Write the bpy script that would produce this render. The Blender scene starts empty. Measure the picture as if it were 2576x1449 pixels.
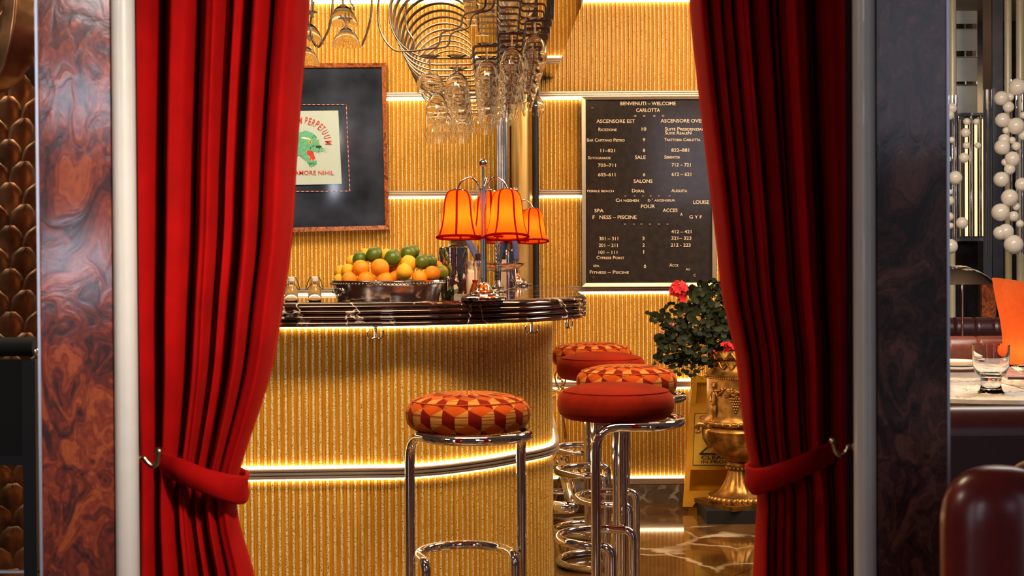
import bpy, bmesh, math, random
from mathutils import Vector, Matrix, Euler
from mathutils.geometry import tessellate_polygon
random.seed(7)
PI = math.pi
scene = bpy.context.scene
COL = scene.collection

# ---------------------------------------------------------------- camera, world, lights, exposure
F = 3578.0
CAM = Vector((0, 0, 1.26))
cam_rot = Matrix.Rotation(PI/2 - 0.012, 3, 'X') @ Matrix.Rotation(-0.006, 3, 'Z')
cd = bpy.data.cameras.new('camera')
cam = bpy.data.objects.new('camera', cd)
COL.objects.link(cam)
cd.sensor_width = 36; cd.lens = 36*F/2576; cd.shift_y = -0.0181
cam.matrix_world = Matrix.Translation(CAM) @ cam_rot.to_4x4()
cd.clip_start = 0.05; cd.clip_end = 60
cd.dof.use_dof = True; cd.dof.focus_distance = 5.5; cd.dof.aperture_fstop = 8.0
scene.camera = cam
scene.view_settings.view_transform = 'Standard'
scene.view_settings.look = 'None'
scene.view_settings.gamma = 1
scene.view_settings.use_curve_mapping = False
scene.view_settings.exposure = 0.0
cy = scene.cycles
cy.max_bounces = 20; cy.diffuse_bounces = 3; cy.glossy_bounces = 5; cy.transmission_bounces = 20
cy.transparent_max_bounces = 8; cy.caustics_reflective = False; cy.caustics_refractive = False
cy.sample_clamp_indirect = 3.0; cy.blur_glossy = 0.8

w = bpy.data.worlds.new('room_ambience'); scene.world = w; w.use_nodes = True
w.node_tree.nodes['Background'].inputs[0].default_value = (0.50, 0.44, 0.46, 1)
w.node_tree.nodes['Background'].inputs[1].default_value = 0.075

def area(name, loc, aim, sx, sy, power, color, spread=PI):
    l = bpy.data.lights.new(name, 'AREA'); l.shape = 'RECTANGLE'; l.size = sx; l.size_y = sy
    l.energy = power; l.color = color; l.spread = spread
    o = bpy.data.objects.new(name, l); COL.objects.link(o)
    o.location = loc
    o.rotation_euler = (Vector(aim) - Vector(loc)).to_track_quat('-Z', 'Y').to_euler()
    return o
# warm fill lights added above the bar, with no fixtures of their own
area('bar_fill_light', (-0.55, 5.9, 2.68), (-0.55, 6.9, 0.9), 1.6, 0.5, 62, (1, 0.78, 0.46))
area('bar_fill_light', (0.95, 5.3, 2.68), (0.65, 6.6, 0.5), 0.8, 0.6, 52, (1, 0.66, 0.30))
area('bar_fill_light', (-0.1, 3.55, 2.66), (-0.1, 4.8, 0.6), 1.3, 0.3, 66, (1, 0.76, 0.46))
# front room: unseen lights added for the curtain, chrome and pillar reflections
area('curtain_key_light', (0.62, 0.9, 2.35), (-0.66, 2.75, 1.15), 0.3, 0.25, 6.2, (1, 0.88, 0.76), 0.85)  # added light aimed at the left curtain, no fixture behind it
area('chrome_streak_light', (-2.6, -0.6, 1.4), (-0.2, 4.0, 0.9), 0.45, 2.2, 7, (0.95, 0.92, 0.95))  # this and the next: added tall panels that streak the chrome
area('chrome_streak_light', (2.4, 0.2, 1.3), (0.0, 4.4, 0.9), 0.4, 2.2, 4, (0.80, 0.84, 1.0))
area('pillar_reflection_light', (2.15, -2.4, 2.35), (0.8, 2.5, 1.4), 1.0, 1.1, 4.2, (0.80, 0.80, 1.0))  # this and the next three: added panels mirrored in the glossy burl
area('pillar_reflection_light', (-2.05, -2.0, 2.02), (-0.8, 2.5, 1.5), 0.50, 0.18, 4.2, (0.78, 0.84, 1.0))
area('pillar_reflection_light', (-2.15, -2.0, 1.22), (-0.8, 2.5, 1.2), 0.32, 0.25, 3.4, (0.80, 0.84, 1.0))
area('pillar_reflection_light', (-1.95, -2.0, 2.55), (-0.8, 2.5, 1.9), 0.40, 0.15, 5.5, (0.95, 0.92, 0.9))
area('dining_room_light', (2.3, 5.8, 2.6), (2.2, 6.4, 0.6), 1.2, 1.2, 60, (1, 0.93, 0.85))
area('dining_room_light', (-2.0, 2.2, 2.4), (-1.15, 3.4, 1.2), 0.4, 0.4, 11, (1, 0.80, 0.62))

def P(px, py, d):
    """world point seen at photo pixel (px, py) on the plane Y = d"""
    v = cam_rot @ Vector(((px-1288)/F, (724.5-py)/F + cd.shift_y*2576/F, -1))
    return CAM + v*(d/v.y)

# ---------------------------------------------------------------- materials
def new_mat(name):
    m = bpy.data.materials.new(name); m.use_nodes = True
    nt = m.node_tree
    return m, nt, nt.nodes['Principled BSDF']
def N(nt, t, **kw):
    n = nt.nodes.new(t)
    for k, v in kw.items():
        if k.startswith('_'): setattr(n, k[1:], v)
        else: n.inputs[k.replace('__', ' ')].default_value = v
    return n
def ramp(nt, src, stops, interp='LINEAR'):
    r = nt.nodes.new('ShaderNodeValToRGB'); r.color_ramp.interpolation = interp
    els = r.color_ramp.elements
    while len(els) < len(stops): els.new(0.5)
    for e, (p, c) in zip(els, stops):
        e.position = p; e.color = (*c, 1) if len(c) == 3 else c
    nt.links.new(src, r.inputs[0]); return r
def coords(nt, scale=(1, 1, 1), rot=(0, 0, 0)):
    tc = nt.nodes.new('ShaderNodeTexCoord'); mp = nt.nodes.new('ShaderNodeMapping')
    mp.inputs['Scale'].default_value = scale; mp.inputs['Rotation'].default_value = rot
    nt.links.new(tc.outputs['Object'], mp.inputs[0]); return mp.outputs[0]
def simple(name, col, rough=0.5, metal=0.0, var=0.12, nscale=30, bump=0.0, **kw):
    m, nt, b = new_mat(name)
    v = coords(nt)
    n = N(nt, 'ShaderNodeTexNoise', Scale=nscale, Detail=4.0); nt.links.new(v, n.inputs['Vector'])
    r = ramp(nt, n.outputs['Fac'], [(0.3, tuple(c*(1-var) for c in col)), (0.7, tuple(min(1, c*(1+var)) for c in col))])
    nt.links.new(r.outputs[0], b.inputs['Base Color'])
    b.inputs['Roughness'].default_value = rough; b.inputs['Metallic'].default_value = metal
    for k, val in kw.items(): b.inputs[k.replace('__', ' ')].default_value = val
    if bump:
        bp = N(nt, 'ShaderNodeBump', Strength=bump, Distance=0.002)
        nt.links.new(n.outputs['Fac'], bp.inputs['Height']); nt.links.new(bp.outputs[0], b.inputs['Normal'])
    return m
def emit(name, col, s):
    m, nt, b = new_mat(name)
    b.inputs['Base Color'].default_value = (*col, 1)
    b.inputs['Emission Color'].default_value = (*col, 1); b.inputs['Emission Strength'].default_value = s
    return m

def speckle_gold():
    m, nt, b = new_mat('speckled_gold_glass')
    v = coords(nt)
    vo = N(nt, 'ShaderNodeTexVoronoi', Scale=430.0); nt.links.new(v, vo.inputs['Vector'])
    sep = nt.nodes.new('ShaderNodeSeparateColor'); nt.links.new(vo.outputs['Color'], sep.inputs[0])
    r = ramp(nt, sep.outputs[0], [(0.0, (0.20, 0.075, 0.008)), (0.16, (0.60, 0.27, 0.03)), (0.32, (0.95, 0.62, 0.20)), (0.7, (1.0, 0.84, 0.42))])
    nt.links.new(r.outputs[0], b.inputs['Base Color'])
    b.inputs['Metallic'].default_value = 0.12; b.inputs['Roughness'].default_value = 0.3
    bp = N(nt, 'ShaderNodeBump', Strength=0.9, Distance=0.0012)
    nt.links.new(vo.outputs['Distance'], bp.inputs['Height']); nt.links.new(bp.outputs[0], b.inputs['Normal'])
    return m
def smooth_gold():
    m, nt, b = new_mat('amber_gold_glass')
    v = coords(nt, (120, 120, 6))
    n = N(nt, 'ShaderNodeTexNoise', Scale=1.0, Detail=3.0); nt.links.new(v, n.inputs['Vector'])
    r = ramp(nt, n.outputs['Fac'], [(0.3, (0.62, 0.26, 0.006)), (0.7, (0.88, 0.42, 0.02))])
    nt.links.new(r.outputs[0], b.inputs['Base Color'])
    b.inputs['Metallic'].default_value = 0.15; b.inputs['Roughness'].default_value = 0.25
    return m
def burl(name, cols, scale=12.0, rough=0.12, coat=1.0):
    m, nt, b = new_mat(name)
    v = coords(nt, (1, 1, 0.75))
    w1 = N(nt, 'ShaderNodeTexNoise', Scale=scale*0.55, Detail=2.0, Distortion=0.6); nt.links.new(v, w1.inputs['Vector'])
    mx = N(nt, 'ShaderNodeVectorMath', _operation='MULTIPLY_ADD'); nt.links.new(w1.outputs['Color'], mx.inputs[0])
    mx.inputs[1].default_value = (0.35, 0.35, 0.35); nt.links.new(v, mx.inputs[2])
    n = N(nt, 'ShaderNodeTexNoise', Scale=scale, Detail=5.0, Distortion=1.2); nt.links.new(mx.outputs[0], n.inputs['Vector'])
    wv = N(nt, 'ShaderNodeMath', _operation='MULTIPLY'); wv.inputs[1].default_value = 62.0; nt.links.new(n.outputs['Fac'], wv.inputs[0])
    sn = N(nt, 'ShaderNodeMath', _operation='SINE'); nt.links.new(wv.outputs[0], sn.inputs[0])
    fine = N(nt, 'ShaderNodeTexNoise', Scale=scale*9, Detail=5.0); nt.links.new(v, fine.inputs['Vector'])
    ad = N(nt, 'ShaderNodeMath', _operation='MULTIPLY_ADD'); ad.inputs[1].default_value = 0.055; nt.links.new(sn.outputs[0], ad.inputs[0]); nt.links.new(n.outputs['Fac'], ad.inputs[2])
    ad2 = N(nt, 'ShaderNodeMath', _operation='MULTIPLY_ADD'); ad2.inputs[1].default_value = 0.30; nt.links.new(fine.outputs['Fac'], ad2.inputs[0]); nt.links.new(ad.outputs[0], ad2.inputs[2])
    r = ramp(nt, ad2.outputs[0], list(zip((0.46, 0.60, 0.70, 0.84), cols)))
    nt.links.new(r.outputs[0], b.inputs['Base Color'])
    b.inputs['Roughness'].default_value = 0.45; b.inputs['Coat Weight'].default_value = coat; b.inputs['Coat Roughness'].default_value = rough
    bp = N(nt, 'ShaderNodeBump', Strength=0.13, Distance=0.003)
    nt.links.new(n.outputs['Fac'], bp.inputs['Height']); nt.links.new(bp.outputs[0], b.inputs['Coat Normal'])
    return m
def marble(name, base, mid, vein, scale=5.0, rough=0.06, vwidth=0.012, seams=False):
    m, nt, b = new_mat(name)
    v = coords(nt)
    d = N(nt, 'ShaderNodeTexNoise', Scale=scale*1.3, Detail=4.0); nt.links.new(v, d.inputs['Vector'])
    mx = N(nt, 'ShaderNodeVectorMath', _operation='MULTIPLY_ADD'); nt.links.new(d.outputs['Color'], mx.inputs[0])
    mx.inputs[1].default_value = (0.30, 0.30, 0.30); nt.links.new(v, mx.inputs[2])
    vo = N(nt, 'ShaderNodeTexVoronoi', Scale=scale, _feature='DISTANCE_TO_EDGE'); nt.links.new(mx.outputs[0], vo.inputs['Vector'])
    msk = N(nt, 'ShaderNodeTexNoise', Scale=scale*0.9, Detail=1.0); nt.links.new(v, msk.inputs['Vector'])
    r = ramp(nt, vo.outputs['Distance'], [(0.0, (1, 1, 1)), (vwidth, (0.8, 0.8, 0.8)), (vwidth*2.6, (0, 0, 0))])
    r2 = ramp(nt, msk.outputs['Fac'], [(0.47, (0, 0, 0)), (0.56, (1, 1, 1))])
    mul = N(nt, 'ShaderNodeMath', _operation='MULTIPLY'); nt.links.new(r.outputs[0], mul.inputs[0]); nt.links.new(r2.outputs[0], mul.inputs[1])
    n2 = N(nt, 'ShaderNodeTexNoise', Scale=scale*2, Detail=5.0, Distortion=1.0); nt.links.new(v, n2.inputs['Vector'])
    rb = ramp(nt, n2.outputs['Fac'], [(0.35, base), (0.7, mid)])
    mix = N(nt, 'ShaderNodeMix', _data_type='RGBA'); nt.links.new(mul.outputs[0], mix.inputs[0]); nt.links.new(rb.outputs[0], mix.inputs[6]); mix.inputs[7].default_value = (*vein, 1)
    out = mix.outputs[2]
    if seams:
        br = N(nt, 'ShaderNodeTexBrick', Scale=1.0, Mortar__Size=0.003, Brick__Width=0.6, Row__Height=0.6, _offset=0.0)
        br.inputs['Color1'].default_value = (1, 1, 1, 1); br.inputs['Color2'].default_value = (0.85, 0.85, 0.85, 1); br.inputs['Mortar'].default_value = (0.2, 0.15, 0.1, 1)
        nt.links.new(coords(nt, rot=(0, 0, 0.6)), br.inputs['Vector'])
        m2 = N(nt, 'ShaderNodeMix', _data_type='RGBA', _blend_type='MULTIPLY'); m2.inputs[0].default_value = 1
        nt.links.new(out, m2.inputs[6]); nt.links.new(br.outputs['Color'], m2.inputs[7]); out = m2.outputs[2]
    nt.links.new(out, b.inputs['Base Color']); b.inputs['Roughness'].default_value = rough
    b.inputs['Specular IOR Level'].default_value = 0.8
    return m
def velvet(name, col, sheen, rough=0.85, sw=0.6, var=0.25):
    m = simple(name, col, rough=rough, var=var, nscale=14)
    b = m.node_tree.nodes['Principled BSDF']
    b.inputs['Sheen Weight'].default_value = sw; b.inputs['Sheen Roughness'].default_value = 0.35
    b.inputs['Sheen Tint'].default_value = (*sheen, 1); b.inputs['Specular IOR Level'].default_value = 0.1
    return m
def striped(name, c1, c2, scale):
    m, nt, b = new_mat(name)
    v = coords(nt, (3, 3, 220))
    n = N(nt, 'ShaderNodeTexNoise', Scale=1.0, Detail=3.0); nt.links.new(v, n.inputs['Vector'])
    r = ramp(nt, n.outputs['Fac'], [(0.38, c2), (0.5, c1)])
    nt.links.new(r.outputs[0], b.inputs['Base Color']); b.inputs['Roughness'].default_value = 0.8
    b.inputs['Specular IOR Level'].default_value = 0.15
    return m
def glass(name, col=(1, 1, 1), rough=0.0, ior=1.45):
    m, nt, b = new_mat(name)
    n = N(nt, 'ShaderNodeTexNoise', Scale=8.0); nt.links.new(coords(nt), n.inputs['Vector'])
    r = ramp(nt, n.outputs['Fac'], [(0, tuple(c*0.97 for c in col)), (1, col)])
    nt.links.new(r.outputs[0], b.inputs['Base Color'])
    b.inputs['Transmission Weight'].default_value = 1; b.inputs['Roughness'].default_value = rough; b.inputs['IOR'].default_value = ior
    return m
def shade_cloth(name, col):
    m, nt, b = new_mat(name)
    nt.nodes.remove(b)
    n = N(nt, 'ShaderNodeTexNoise', Scale=40.0, Detail=4.0); nt.links.new(coords(nt), n.inputs['Vector'])
    r = ramp(nt, n.outputs['Fac'], [(0.3, tuple(c*0.9 for c in col)), (0.7, col)])
    t = N(nt, 'ShaderNodeBsdfTranslucent'); d = N(nt, 'ShaderNodeBsdfDiffuse'); mx = nt.nodes.new('ShaderNodeMixShader')
    mx.inputs[0].default_value = 0.35
    nt.links.new(r.outputs[0], t.inputs[0]); nt.links.new(r.outputs[0], d.inputs[0])
    nt.links.new(t.outputs[0], mx.inputs[1]); nt.links.new(d.outputs[0], mx.inputs[2])
    nt.links.new(mx.outputs[0], nt.nodes['Material Output'].inputs[0])
    return m

M = {}
M['speckle'] = speckle_gold(); M['amber'] = smooth_gold()
M['burl'] = burl('red_burl_veneer', [(0.028, 0.003, 0.0015), (0.11, 0.010, 0.002), (0.20, 0.023, 0.004), (0.34, 0.062, 0.010)])
M['burl_shaded'] = burl('shaded_burl_veneer', [(0.012, 0.004, 0.005), (0.05, 0.015, 0.012), (0.10, 0.034, 0.024), (0.20, 0.075, 0.045)])  # same burl as the left pillar, with shade put into its colours
M['burl_frame'] = burl('amber_burl_frame', [(0.05, 0.008, 0.002), (0.22, 0.04, 0.006), (0.42, 0.09, 0.012), (0.55, 0.15, 0.03)], scale=26)
M['white'] = simple('cream_lacquer', (0.66, 0.62, 0.56), 0.35, var=0.03, Coat__Weight=0.3)
M['black'] = simple('black_lacquer', (0.003, 0.003, 0.004), 0.6, var=0.2)
M['steel'] = simple('pale_metal_edge', (0.75, 0.76, 0.85), 0.35, 1.0, var=0.05)
M['chrome'] = simple('polished_chrome', (0.86, 0.84, 0.82), 0.045, 1.0, var=0.01)
M['rail'] = simple('ribbed_chrome_rail', (0.80, 0.70, 0.60), 0.32, 0.9, var=0.03)
M['nickel'] = simple('aged_nickel', (0.52, 0.46, 0.42), 0.2, 1.0, var=0.12, nscale=50, bump=0.1)
M['wire'] = simple('bronze_brown_wire', (0.24, 0.17, 0.13), 0.28, 0.9, var=0.1)
M['counter'] = marble('dark_brown_marble', (0.012, 0.004, 0.004), (0.045, 0.014, 0.012), (0.75, 0.55, 0.45), 6.5, 0.05, 0.014)
M['floor'] = marble('brown_marble_floor', (0.10, 0.040, 0.010), (0.22, 0.10, 0.025), (0.85, 0.66, 0.45), 2.2, 0.07, 0.013, seams=True)
M['skirt'] = marble('grey_marble_skirting', (0.10, 0.075, 0.065), (0.17, 0.13, 0.11), (0.40, 0.34, 0.30), 5.0, 0.12, 0.02)
M['white_marble'] = marble('pale_marble', (0.62, 0.56, 0.50), (0.75, 0.70, 0.66), (0.30, 0.22, 0.15), 9.0, 0.08, 0.03)
M['curtain'] = velvet('red_velvet', (0.36, 0.002, 0.0015), (1.0, 0.04, 0.015), var=0.16, sw=0.15)
M['orange_velvet'] = velvet('burnt_orange_velvet', (0.21, 0.009, 0.0015), (1.0, 0.22, 0.04), sw=0.4)
M['red_patch'] = velvet('dark_red_velvet_patch', (0.16, 0.005, 0.001), (0.9, 0.2, 0.05), sw=0.3)
M['orange_patch'] = velvet('orange_velvet_patch', (0.44, 0.06, 0.004), (1.0, 0.5, 0.15), sw=0.4)
M['tan_patch'] = striped('striped_tan_patch', (0.54, 0.21, 0.035), (0.22, 0.05, 0.008), 1)
M['glass'] = glass('clear_glass'); M['shade'] = shade_cloth('orange_silk', (1.0, 0.19, 0.012))
M['shade_trim'] = shade_cloth('red_braid', (0.45, 0.012, 0.003))
M['strip'] = emit('warm_light_strip', (1.0, 0.80, 0.46), 12.0)
M['strip_bar'] = emit('warm_bar_light_strip', (1.0, 0.80, 0.48), 18.0)
M['bulb'] = emit('lamp_bulb', (1.0, 0.72, 0.35), 6.0)
M['gold'] = simple('antique_gold', (0.38, 0.19, 0.045), 0.36, 0.85, var=0.5, nscale=26, bump=0.5)
M['soft_brass'] = simple('soft_gold_sheet', (0.85, 0.52, 0.16), 0.35, 0.7, var=0.12, nscale=4)
M['brass'] = simple('polished_brass', (0.80, 0.60, 0.38), 0.2, 1.0, var=0.06)
M['yellow'] = simple('yellow_plastic', (0.80, 0.36, 0.01), 0.45, var=0.06)
M['yellow_label'] = simple('yellow_label', (0.85, 0.50, 0.05), 0.5, var=0.03)
M['ink'] = simple('black_ink', (0.01, 0.01, 0.01), 0.5, var=0.1)
M['red_ink'] = simple('red_ink', (0.62, 0.03, 0.02), 0.6, var=0.1)
M['letter'] = simple('cream_letters', (0.86, 0.66, 0.45), 0.5, var=0.05)
M['leaf'] = simple('dark_ivy_leaf', (0.018, 0.026, 0.008), 0.6, var=0.7, nscale=25, Specular__IOR__Level=0.25)
M['petal'] = simple('scarlet_petal', (0.85, 0.02, 0.03), 0.6, var=0.2)
M['petal_pale'] = simple('salmon_petal', (0.85, 0.22, 0.16), 0.6, var=0.2)
M['stem'] = simple('green_brown_stem', (0.09, 0.08, 0.03), 0.6, var=0.2)
M['orange'] = simple('orange_peel', (0.90, 0.27, 0.008), 0.42, var=0.07, nscale=160, bump=0.25, Specular__IOR__Level=0.4)
M['lemon'] = simple('lemon_peel', (0.86, 0.42, 0.02), 0.45, var=0.12, nscale=130, bump=0.3, Specular__IOR__Level=0.4)
M['lime'] = simple('lime_peel', (0.07, 0.12, 0.006), 0.4, var=0.45, nscale=22, bump=0.1)
M['lime_pale'] = simple('pale_lime_peel', (0.22, 0.26, 0.01), 0.4, var=0.3, nscale=22, bump=0.1)
M['leather'] = simple('oxblood_leather', (0.17, 0.012, 0.010), 0.28, var=0.12, nscale=60, bump=0.08, Coat__Weight=0.4, Coat__Roughness=0.25)
M['leather_dark'] = simple('dark_brown_leather', (0.045, 0.010, 0.012), 0.32, var=0.15, nscale=60, bump=0.08)
M['leather_tan'] = simple('brown_leather', (0.15, 0.045, 0.028), 0.32, var=0.15, nscale=40, bump=0.1)
M['copper'] = simple('hammered_copper', (0.38, 0.20, 0.10), 0.42, 0.85, var=0.5, nscale=14, bump=0.35)
M['scarf'] = simple('off_white_cloth', (0.52, 0.62, 0.66), 0.85, var=0.03, nscale=200)
M['teal'] = simple('jade_green_print', (0.13, 0.46, 0.30), 0.8, var=0.12, nscale=90)
M['eye'] = simple('amber_print', (0.85, 0.42, 0.05), 0.8, var=0.05)
M['white_ink'] = simple('white_print', (0.80, 0.80, 0.76), 0.8, var=0.03)
M['mirror'] = simple('mirror_glass', (0.90, 0.82, 0.70), 0.02, 1.0, var=0.01)
M['navy_glass'] = simple('smoked_navy_glass', (0.032, 0.038, 0.066), 0.07, 0.0, var=0.6, nscale=5, Specular__IOR__Level=0.9)
M['board'] = simple('black_felt_glass', (0.035, 0.026, 0.022), 0.10, 0.0, var=0.2, Specular__IOR__Level=0.7)
M['champagne'] = simple('champagne_aluminium', (0.62, 0.50, 0.36), 0.35, 0.9, var=0.04)
M['navy_cloth'] = simple('slate_blue_cloth', (0.06, 0.065, 0.20), 0.85, var=0.1)
M['wax'] = simple('ivory_wax', (0.80, 0.55, 0.42), 0.5, var=0.03)
M['dark_wood'] = simple('dark_walnut', (0.035, 0.016, 0.012), 0.3, var=0.3)
M['ceiling'] = simple('cream_plaster', (0.55, 0.48, 0.38), 0.7, var=0.03)
M['darkwall'] = simple('dark_glossy_wall', (0.035, 0.032, 0.04), 0.15, 0.3, var=0.3)
M['cream_glass'] = simple('cream_opal_glass', (0.60, 0.53, 0.36), 0.25, var=0.05)
M['opal'] = emit('opal_ball_glass', (0.66, 0.58, 0.48), 0.10)
M['opal'].node_tree.nodes['Principled BSDF'].inputs['Roughness'].default_value = 0.12
M['tube_lamp'] = emit('amber_tube_lamp', (1.0, 0.60, 0.26), 2.2)
M['pale_reflection'] = simple('pale_mirror_reflection', (0.72, 0.75, 0.82), 0.25, 0.15, var=0.3, nscale=3)  # pale colour stands in for the bright ceiling reflected in this mirror
M['brushed'] = simple('brushed_steel', (0.42, 0.44, 0.52), 0.22, 1.0, var=0.15, nscale=12)
M['flame_glass'] = shade_cloth('orange_frosted_glass', (1.0, 0.22, 0.05))
M['porcelain'] = simple('cream_porcelain', (0.70, 0.64, 0.58), 0.2, var=0.03)
M['canvas'] = simple('black_canvas', (0.003, 0.004, 0.005), 0.8, var=0.3, nscale=120)
M['cork'] = simple('brown_cork_leather', (0.10, 0.05, 0.02), 0.5, var=0.3)
M['mint'] = simple('mint_leaf', (0.05, 0.16, 0.02), 0.5, var=0.3)
M['amber_liquor'] = glass('amber_glass', (0.8, 0.42, 0.10))

# ---------------------------------------------------------------- mesh helpers
def origin(o):
    v = Vector((0, 0, 0))
    while o is not None: v += o.location; o = o.parent
    return v
class MB:
    def __init__(s): s.v = []; s.f = []; s.m = []
    def add(s, vs, fs, mi=0):
        b = len(s.v); s.v.extend(Vector(v) for v in vs)
        for f in fs: s.f.append(tuple(b+i for i in f)); s.m.append(mi)
        return s
    def box(s, x0, x1, y0, y1, z0, z1, mi=0):
        return s.add([(x0,y0,z0),(x1,y0,z0),(x1,y1,z0),(x0,y1,z0),(x0,y0,z1),(x1,y0,z1),(x1,y1,z1),(x0,y1,z1)],
              [(3,2,1,0),(4,5,6,7),(0,1,5,4),(1,2,6,5),(2,3,7,6),(3,0,4,7)], mi)
    def tube(s, path, r, seg=12, closed=False, mi=0, caps=True):
        path = [Vector(p) for p in path]; n = len(path)
        rs = r if isinstance(r, (list, tuple)) else [r]*n
        vs = []; T = []
        for i in range(n):
            a = path[i-1] if (i or closed) else path[i]; c = path[(i+1) % n] if (i < n-1 or closed) else path[i]
            t = (c-a); T.append(t.normalized() if t.length > 1e-9 else Vector((0, 0, 1)))
        u = T[0].orthogonal().normalized()
        for i in range(n):
            u = (u - T[i]*u.dot(T[i])); u = u.normalized() if u.length > 1e-6 else T[i].orthogonal().normalized()
            w_ = T[i].cross(u)
            for k in range(seg):
                a = 2*PI*k/seg; vs.append(path[i] + (u*math.cos(a) + w_*math.sin(a))*rs[i])
        fs = []
        for i in range(n if closed else n-1):
            j = (i+1) % n
            for k in range(seg):
                l = (k+1) % seg; fs.append((i*seg+k, i*seg+l, j*seg+l, j*seg+k))
        if not closed and caps:
            fs.append(tuple(range(seg))[::-1]); fs.append(tuple((n-1)*seg+k for k in range(seg)))
        return s.add(vs, fs, mi)
    def lathe(s, prof, c=(0, 0, 0), seg=32, mi=0, sx=1.0, sy=1.0, fn=None, axis=None):
        c = Vector(c); vs = []; n = len(prof)
        q = Vector((0, 0, 1)).rotation_difference(Vector(axis)) if axis else None
        for (r, z) in prof:
            for k in range(seg):
                a = 2*PI*k/seg; rr = r*(fn(a, z) if fn else 1)
                p = Vector((rr*math.cos(a)*sx, rr*math.sin(a)*sy, z))
                if q: p = q @ p
                vs.append(c+p)
        fs = []
        for i in range(n-1):
            for k in range(seg):
                l = (k+1) % seg
                if prof[i][0] < 1e-6: 
                    if k or True: fs.append((i*seg, (i+1)*seg+l, (i+1)*seg+k)[::-1])
                elif prof[i+1][0] < 1e-6: fs.append((i*seg+k, i*seg+l, (i+1)*seg))
                else: fs.append((i*seg+k, i*seg+l, (i+1)*seg+l, (i+1)*seg+k))
        return s.add(vs, fs, mi)
    def ball(s, c, r, seg=16, rings=9, mi=0, sx=1, sy=1, sz=1):
        return s.lathe([(r*math.sin(PI*i/rings), -r*sz*math.cos(PI*i/rings)) for i in range(rings+1)], c, seg, mi, sx, sy)
    def poly(s, pts, mi=0, thick=None):
        """flat polygon from 3D points, optional thickness vector"""
        pts = [Vector(p) for p in pts]; n = len(pts)
        tr = [tuple(t) for t in tessellate_polygon([pts])]
        s.add(pts, tr, mi)
        if thick is not None:
            th = Vector(thick); s.add([p+th for p in pts], [t[::-1] for t in tr], mi)
            s.add(pts+[p+th for p in pts], [(i, (i+1) % n, n+(i+1) % n, n+i) for i in range(n)], mi)
        return s
    def grid(s, fn, nu, nv, mi=0, flip=False, mfn=None):
        b = len(s.v)
        for j in range(nv+1):
            for i in range(nu+1): s.v.append(Vector(fn(i/nu, j/nv)))
        for j in range(nv):
            for i in range(nu):
                q = (b+j*(nu+1)+i, b+j*(nu+1)+i+1, b+(j+1)*(nu+1)+i+1, b+(j+1)*(nu+1)+i)
                s.f.append(q[::-1] if flip else q); s.m.append(mfn((i+.5)/nu, (j+.5)/nv) if mfn else mi)
        return s
    def build(s, name, mats, parent=None, sharp=38, smooth=True, label=None):
        og = origin(parent)
        me = bpy.data.meshes.new(name)
        me.from_pydata([v-og for v in s.v], [], s.f)
        for m in (mats if isinstance(mats, (list, tuple)) else [mats]): me.materials.append(M[m])
        me.polygons.foreach_set('material_index', s.m)
        me.validate(clean_customdata=False)
        bm = bmesh.new(); bm.from_mesh(me); bmesh.ops.recalc_face_normals(bm, faces=bm.faces); bm.to_mesh(me); bm.free()
        if smooth:
            me.polygons.foreach_set('use_smooth', [True]*len(me.polygons))
            me.set_sharp_from_angle(angle=math.radians(sharp))
        me.update()
        o = bpy.data.objects.new(name, me); COL.objects.link(o)
        if parent is not None: o.parent = parent
        if label: o['label'] = label
        return o
def tag(o, label, cat, group=None):
    o['label'] = label; o['category'] = cat
    if group: o['group'] = group
    return o
def struct(o): o['kind'] = 'structure'; return o
def thing(name, label, cat, loc=(0, 0, 0), group=None):
    o = bpy.data.objects.new(name, None); o.empty_display_size = 0.05; COL.objects.link(o)
    o.location = loc; return tag(o, label, cat, group)
def kids(o): return [c for c in ALL() if c.parent == o]
def ALL(): return list(bpy.data.objects)
def dup(o, parent=None, loc=None, rz=None, scale=None, label=None):
    c = o.copy(); COL.objects.link(c)
    if parent is not None: c.parent = parent
    if loc is not None: c.location = loc
    if rz is not None: c.rotation_euler = (0, 0, rz)
    if scale is not None: c.scale = scale
    if label: c['label'] = label
    for ch in o.children: dup(ch, c)
    return c
def fillet(pts, rad, n=8):
    pts = [Vector(p) for p in pts]; out = [pts[0]]
    for i in range(1, len(pts)-1):
        p, a, b = pts[i], pts[i-1], pts[i+1]
        da, db = (a-p), (b-p); rr = rad[i] if isinstance(rad, (list, tuple)) else rad
        r = min(rr, da.length*0.49, db.length*0.49); da.normalize(); db.normalize()
        s0, s1 = p+da*r, p+db*r
        for k in range(n+1):
            t = k/n; out.append(s0*(1-t)**2 + p*2*t*(1-t) + s1*t*t)
    out.append(pts[-1]); return out
def catmull(pts, n=8, closed=False):
    pts = [Vector(p) for p in pts]; out = []; L = len(pts)
    for i in range(L if closed else L-1):
        g = lambda k: pts[k % L] if closed else pts[max(0, min(L-1, k))]
        a, b, c, d = g(i-1), g(i), g(i+1), g(i+2)
        for k in range(n):
            t = k/n
            out.append(0.5*((2*b) + (c-a)*t + (2*a-5*b+4*c-d)*t*t + (3*b-a-3*c+d)*t**3))
    if not closed: out.append(pts[-1])
    return out
def lerp_tab(tab, x):
    if x <= tab[0][0]: return tab[0][1]
    for (a, b), (c, d) in zip(tab, tab[1:]):
        if x <= c:
            t = (x-a)/(c-a); return b+(d-b)*t
    return tab[-1][1]
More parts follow.
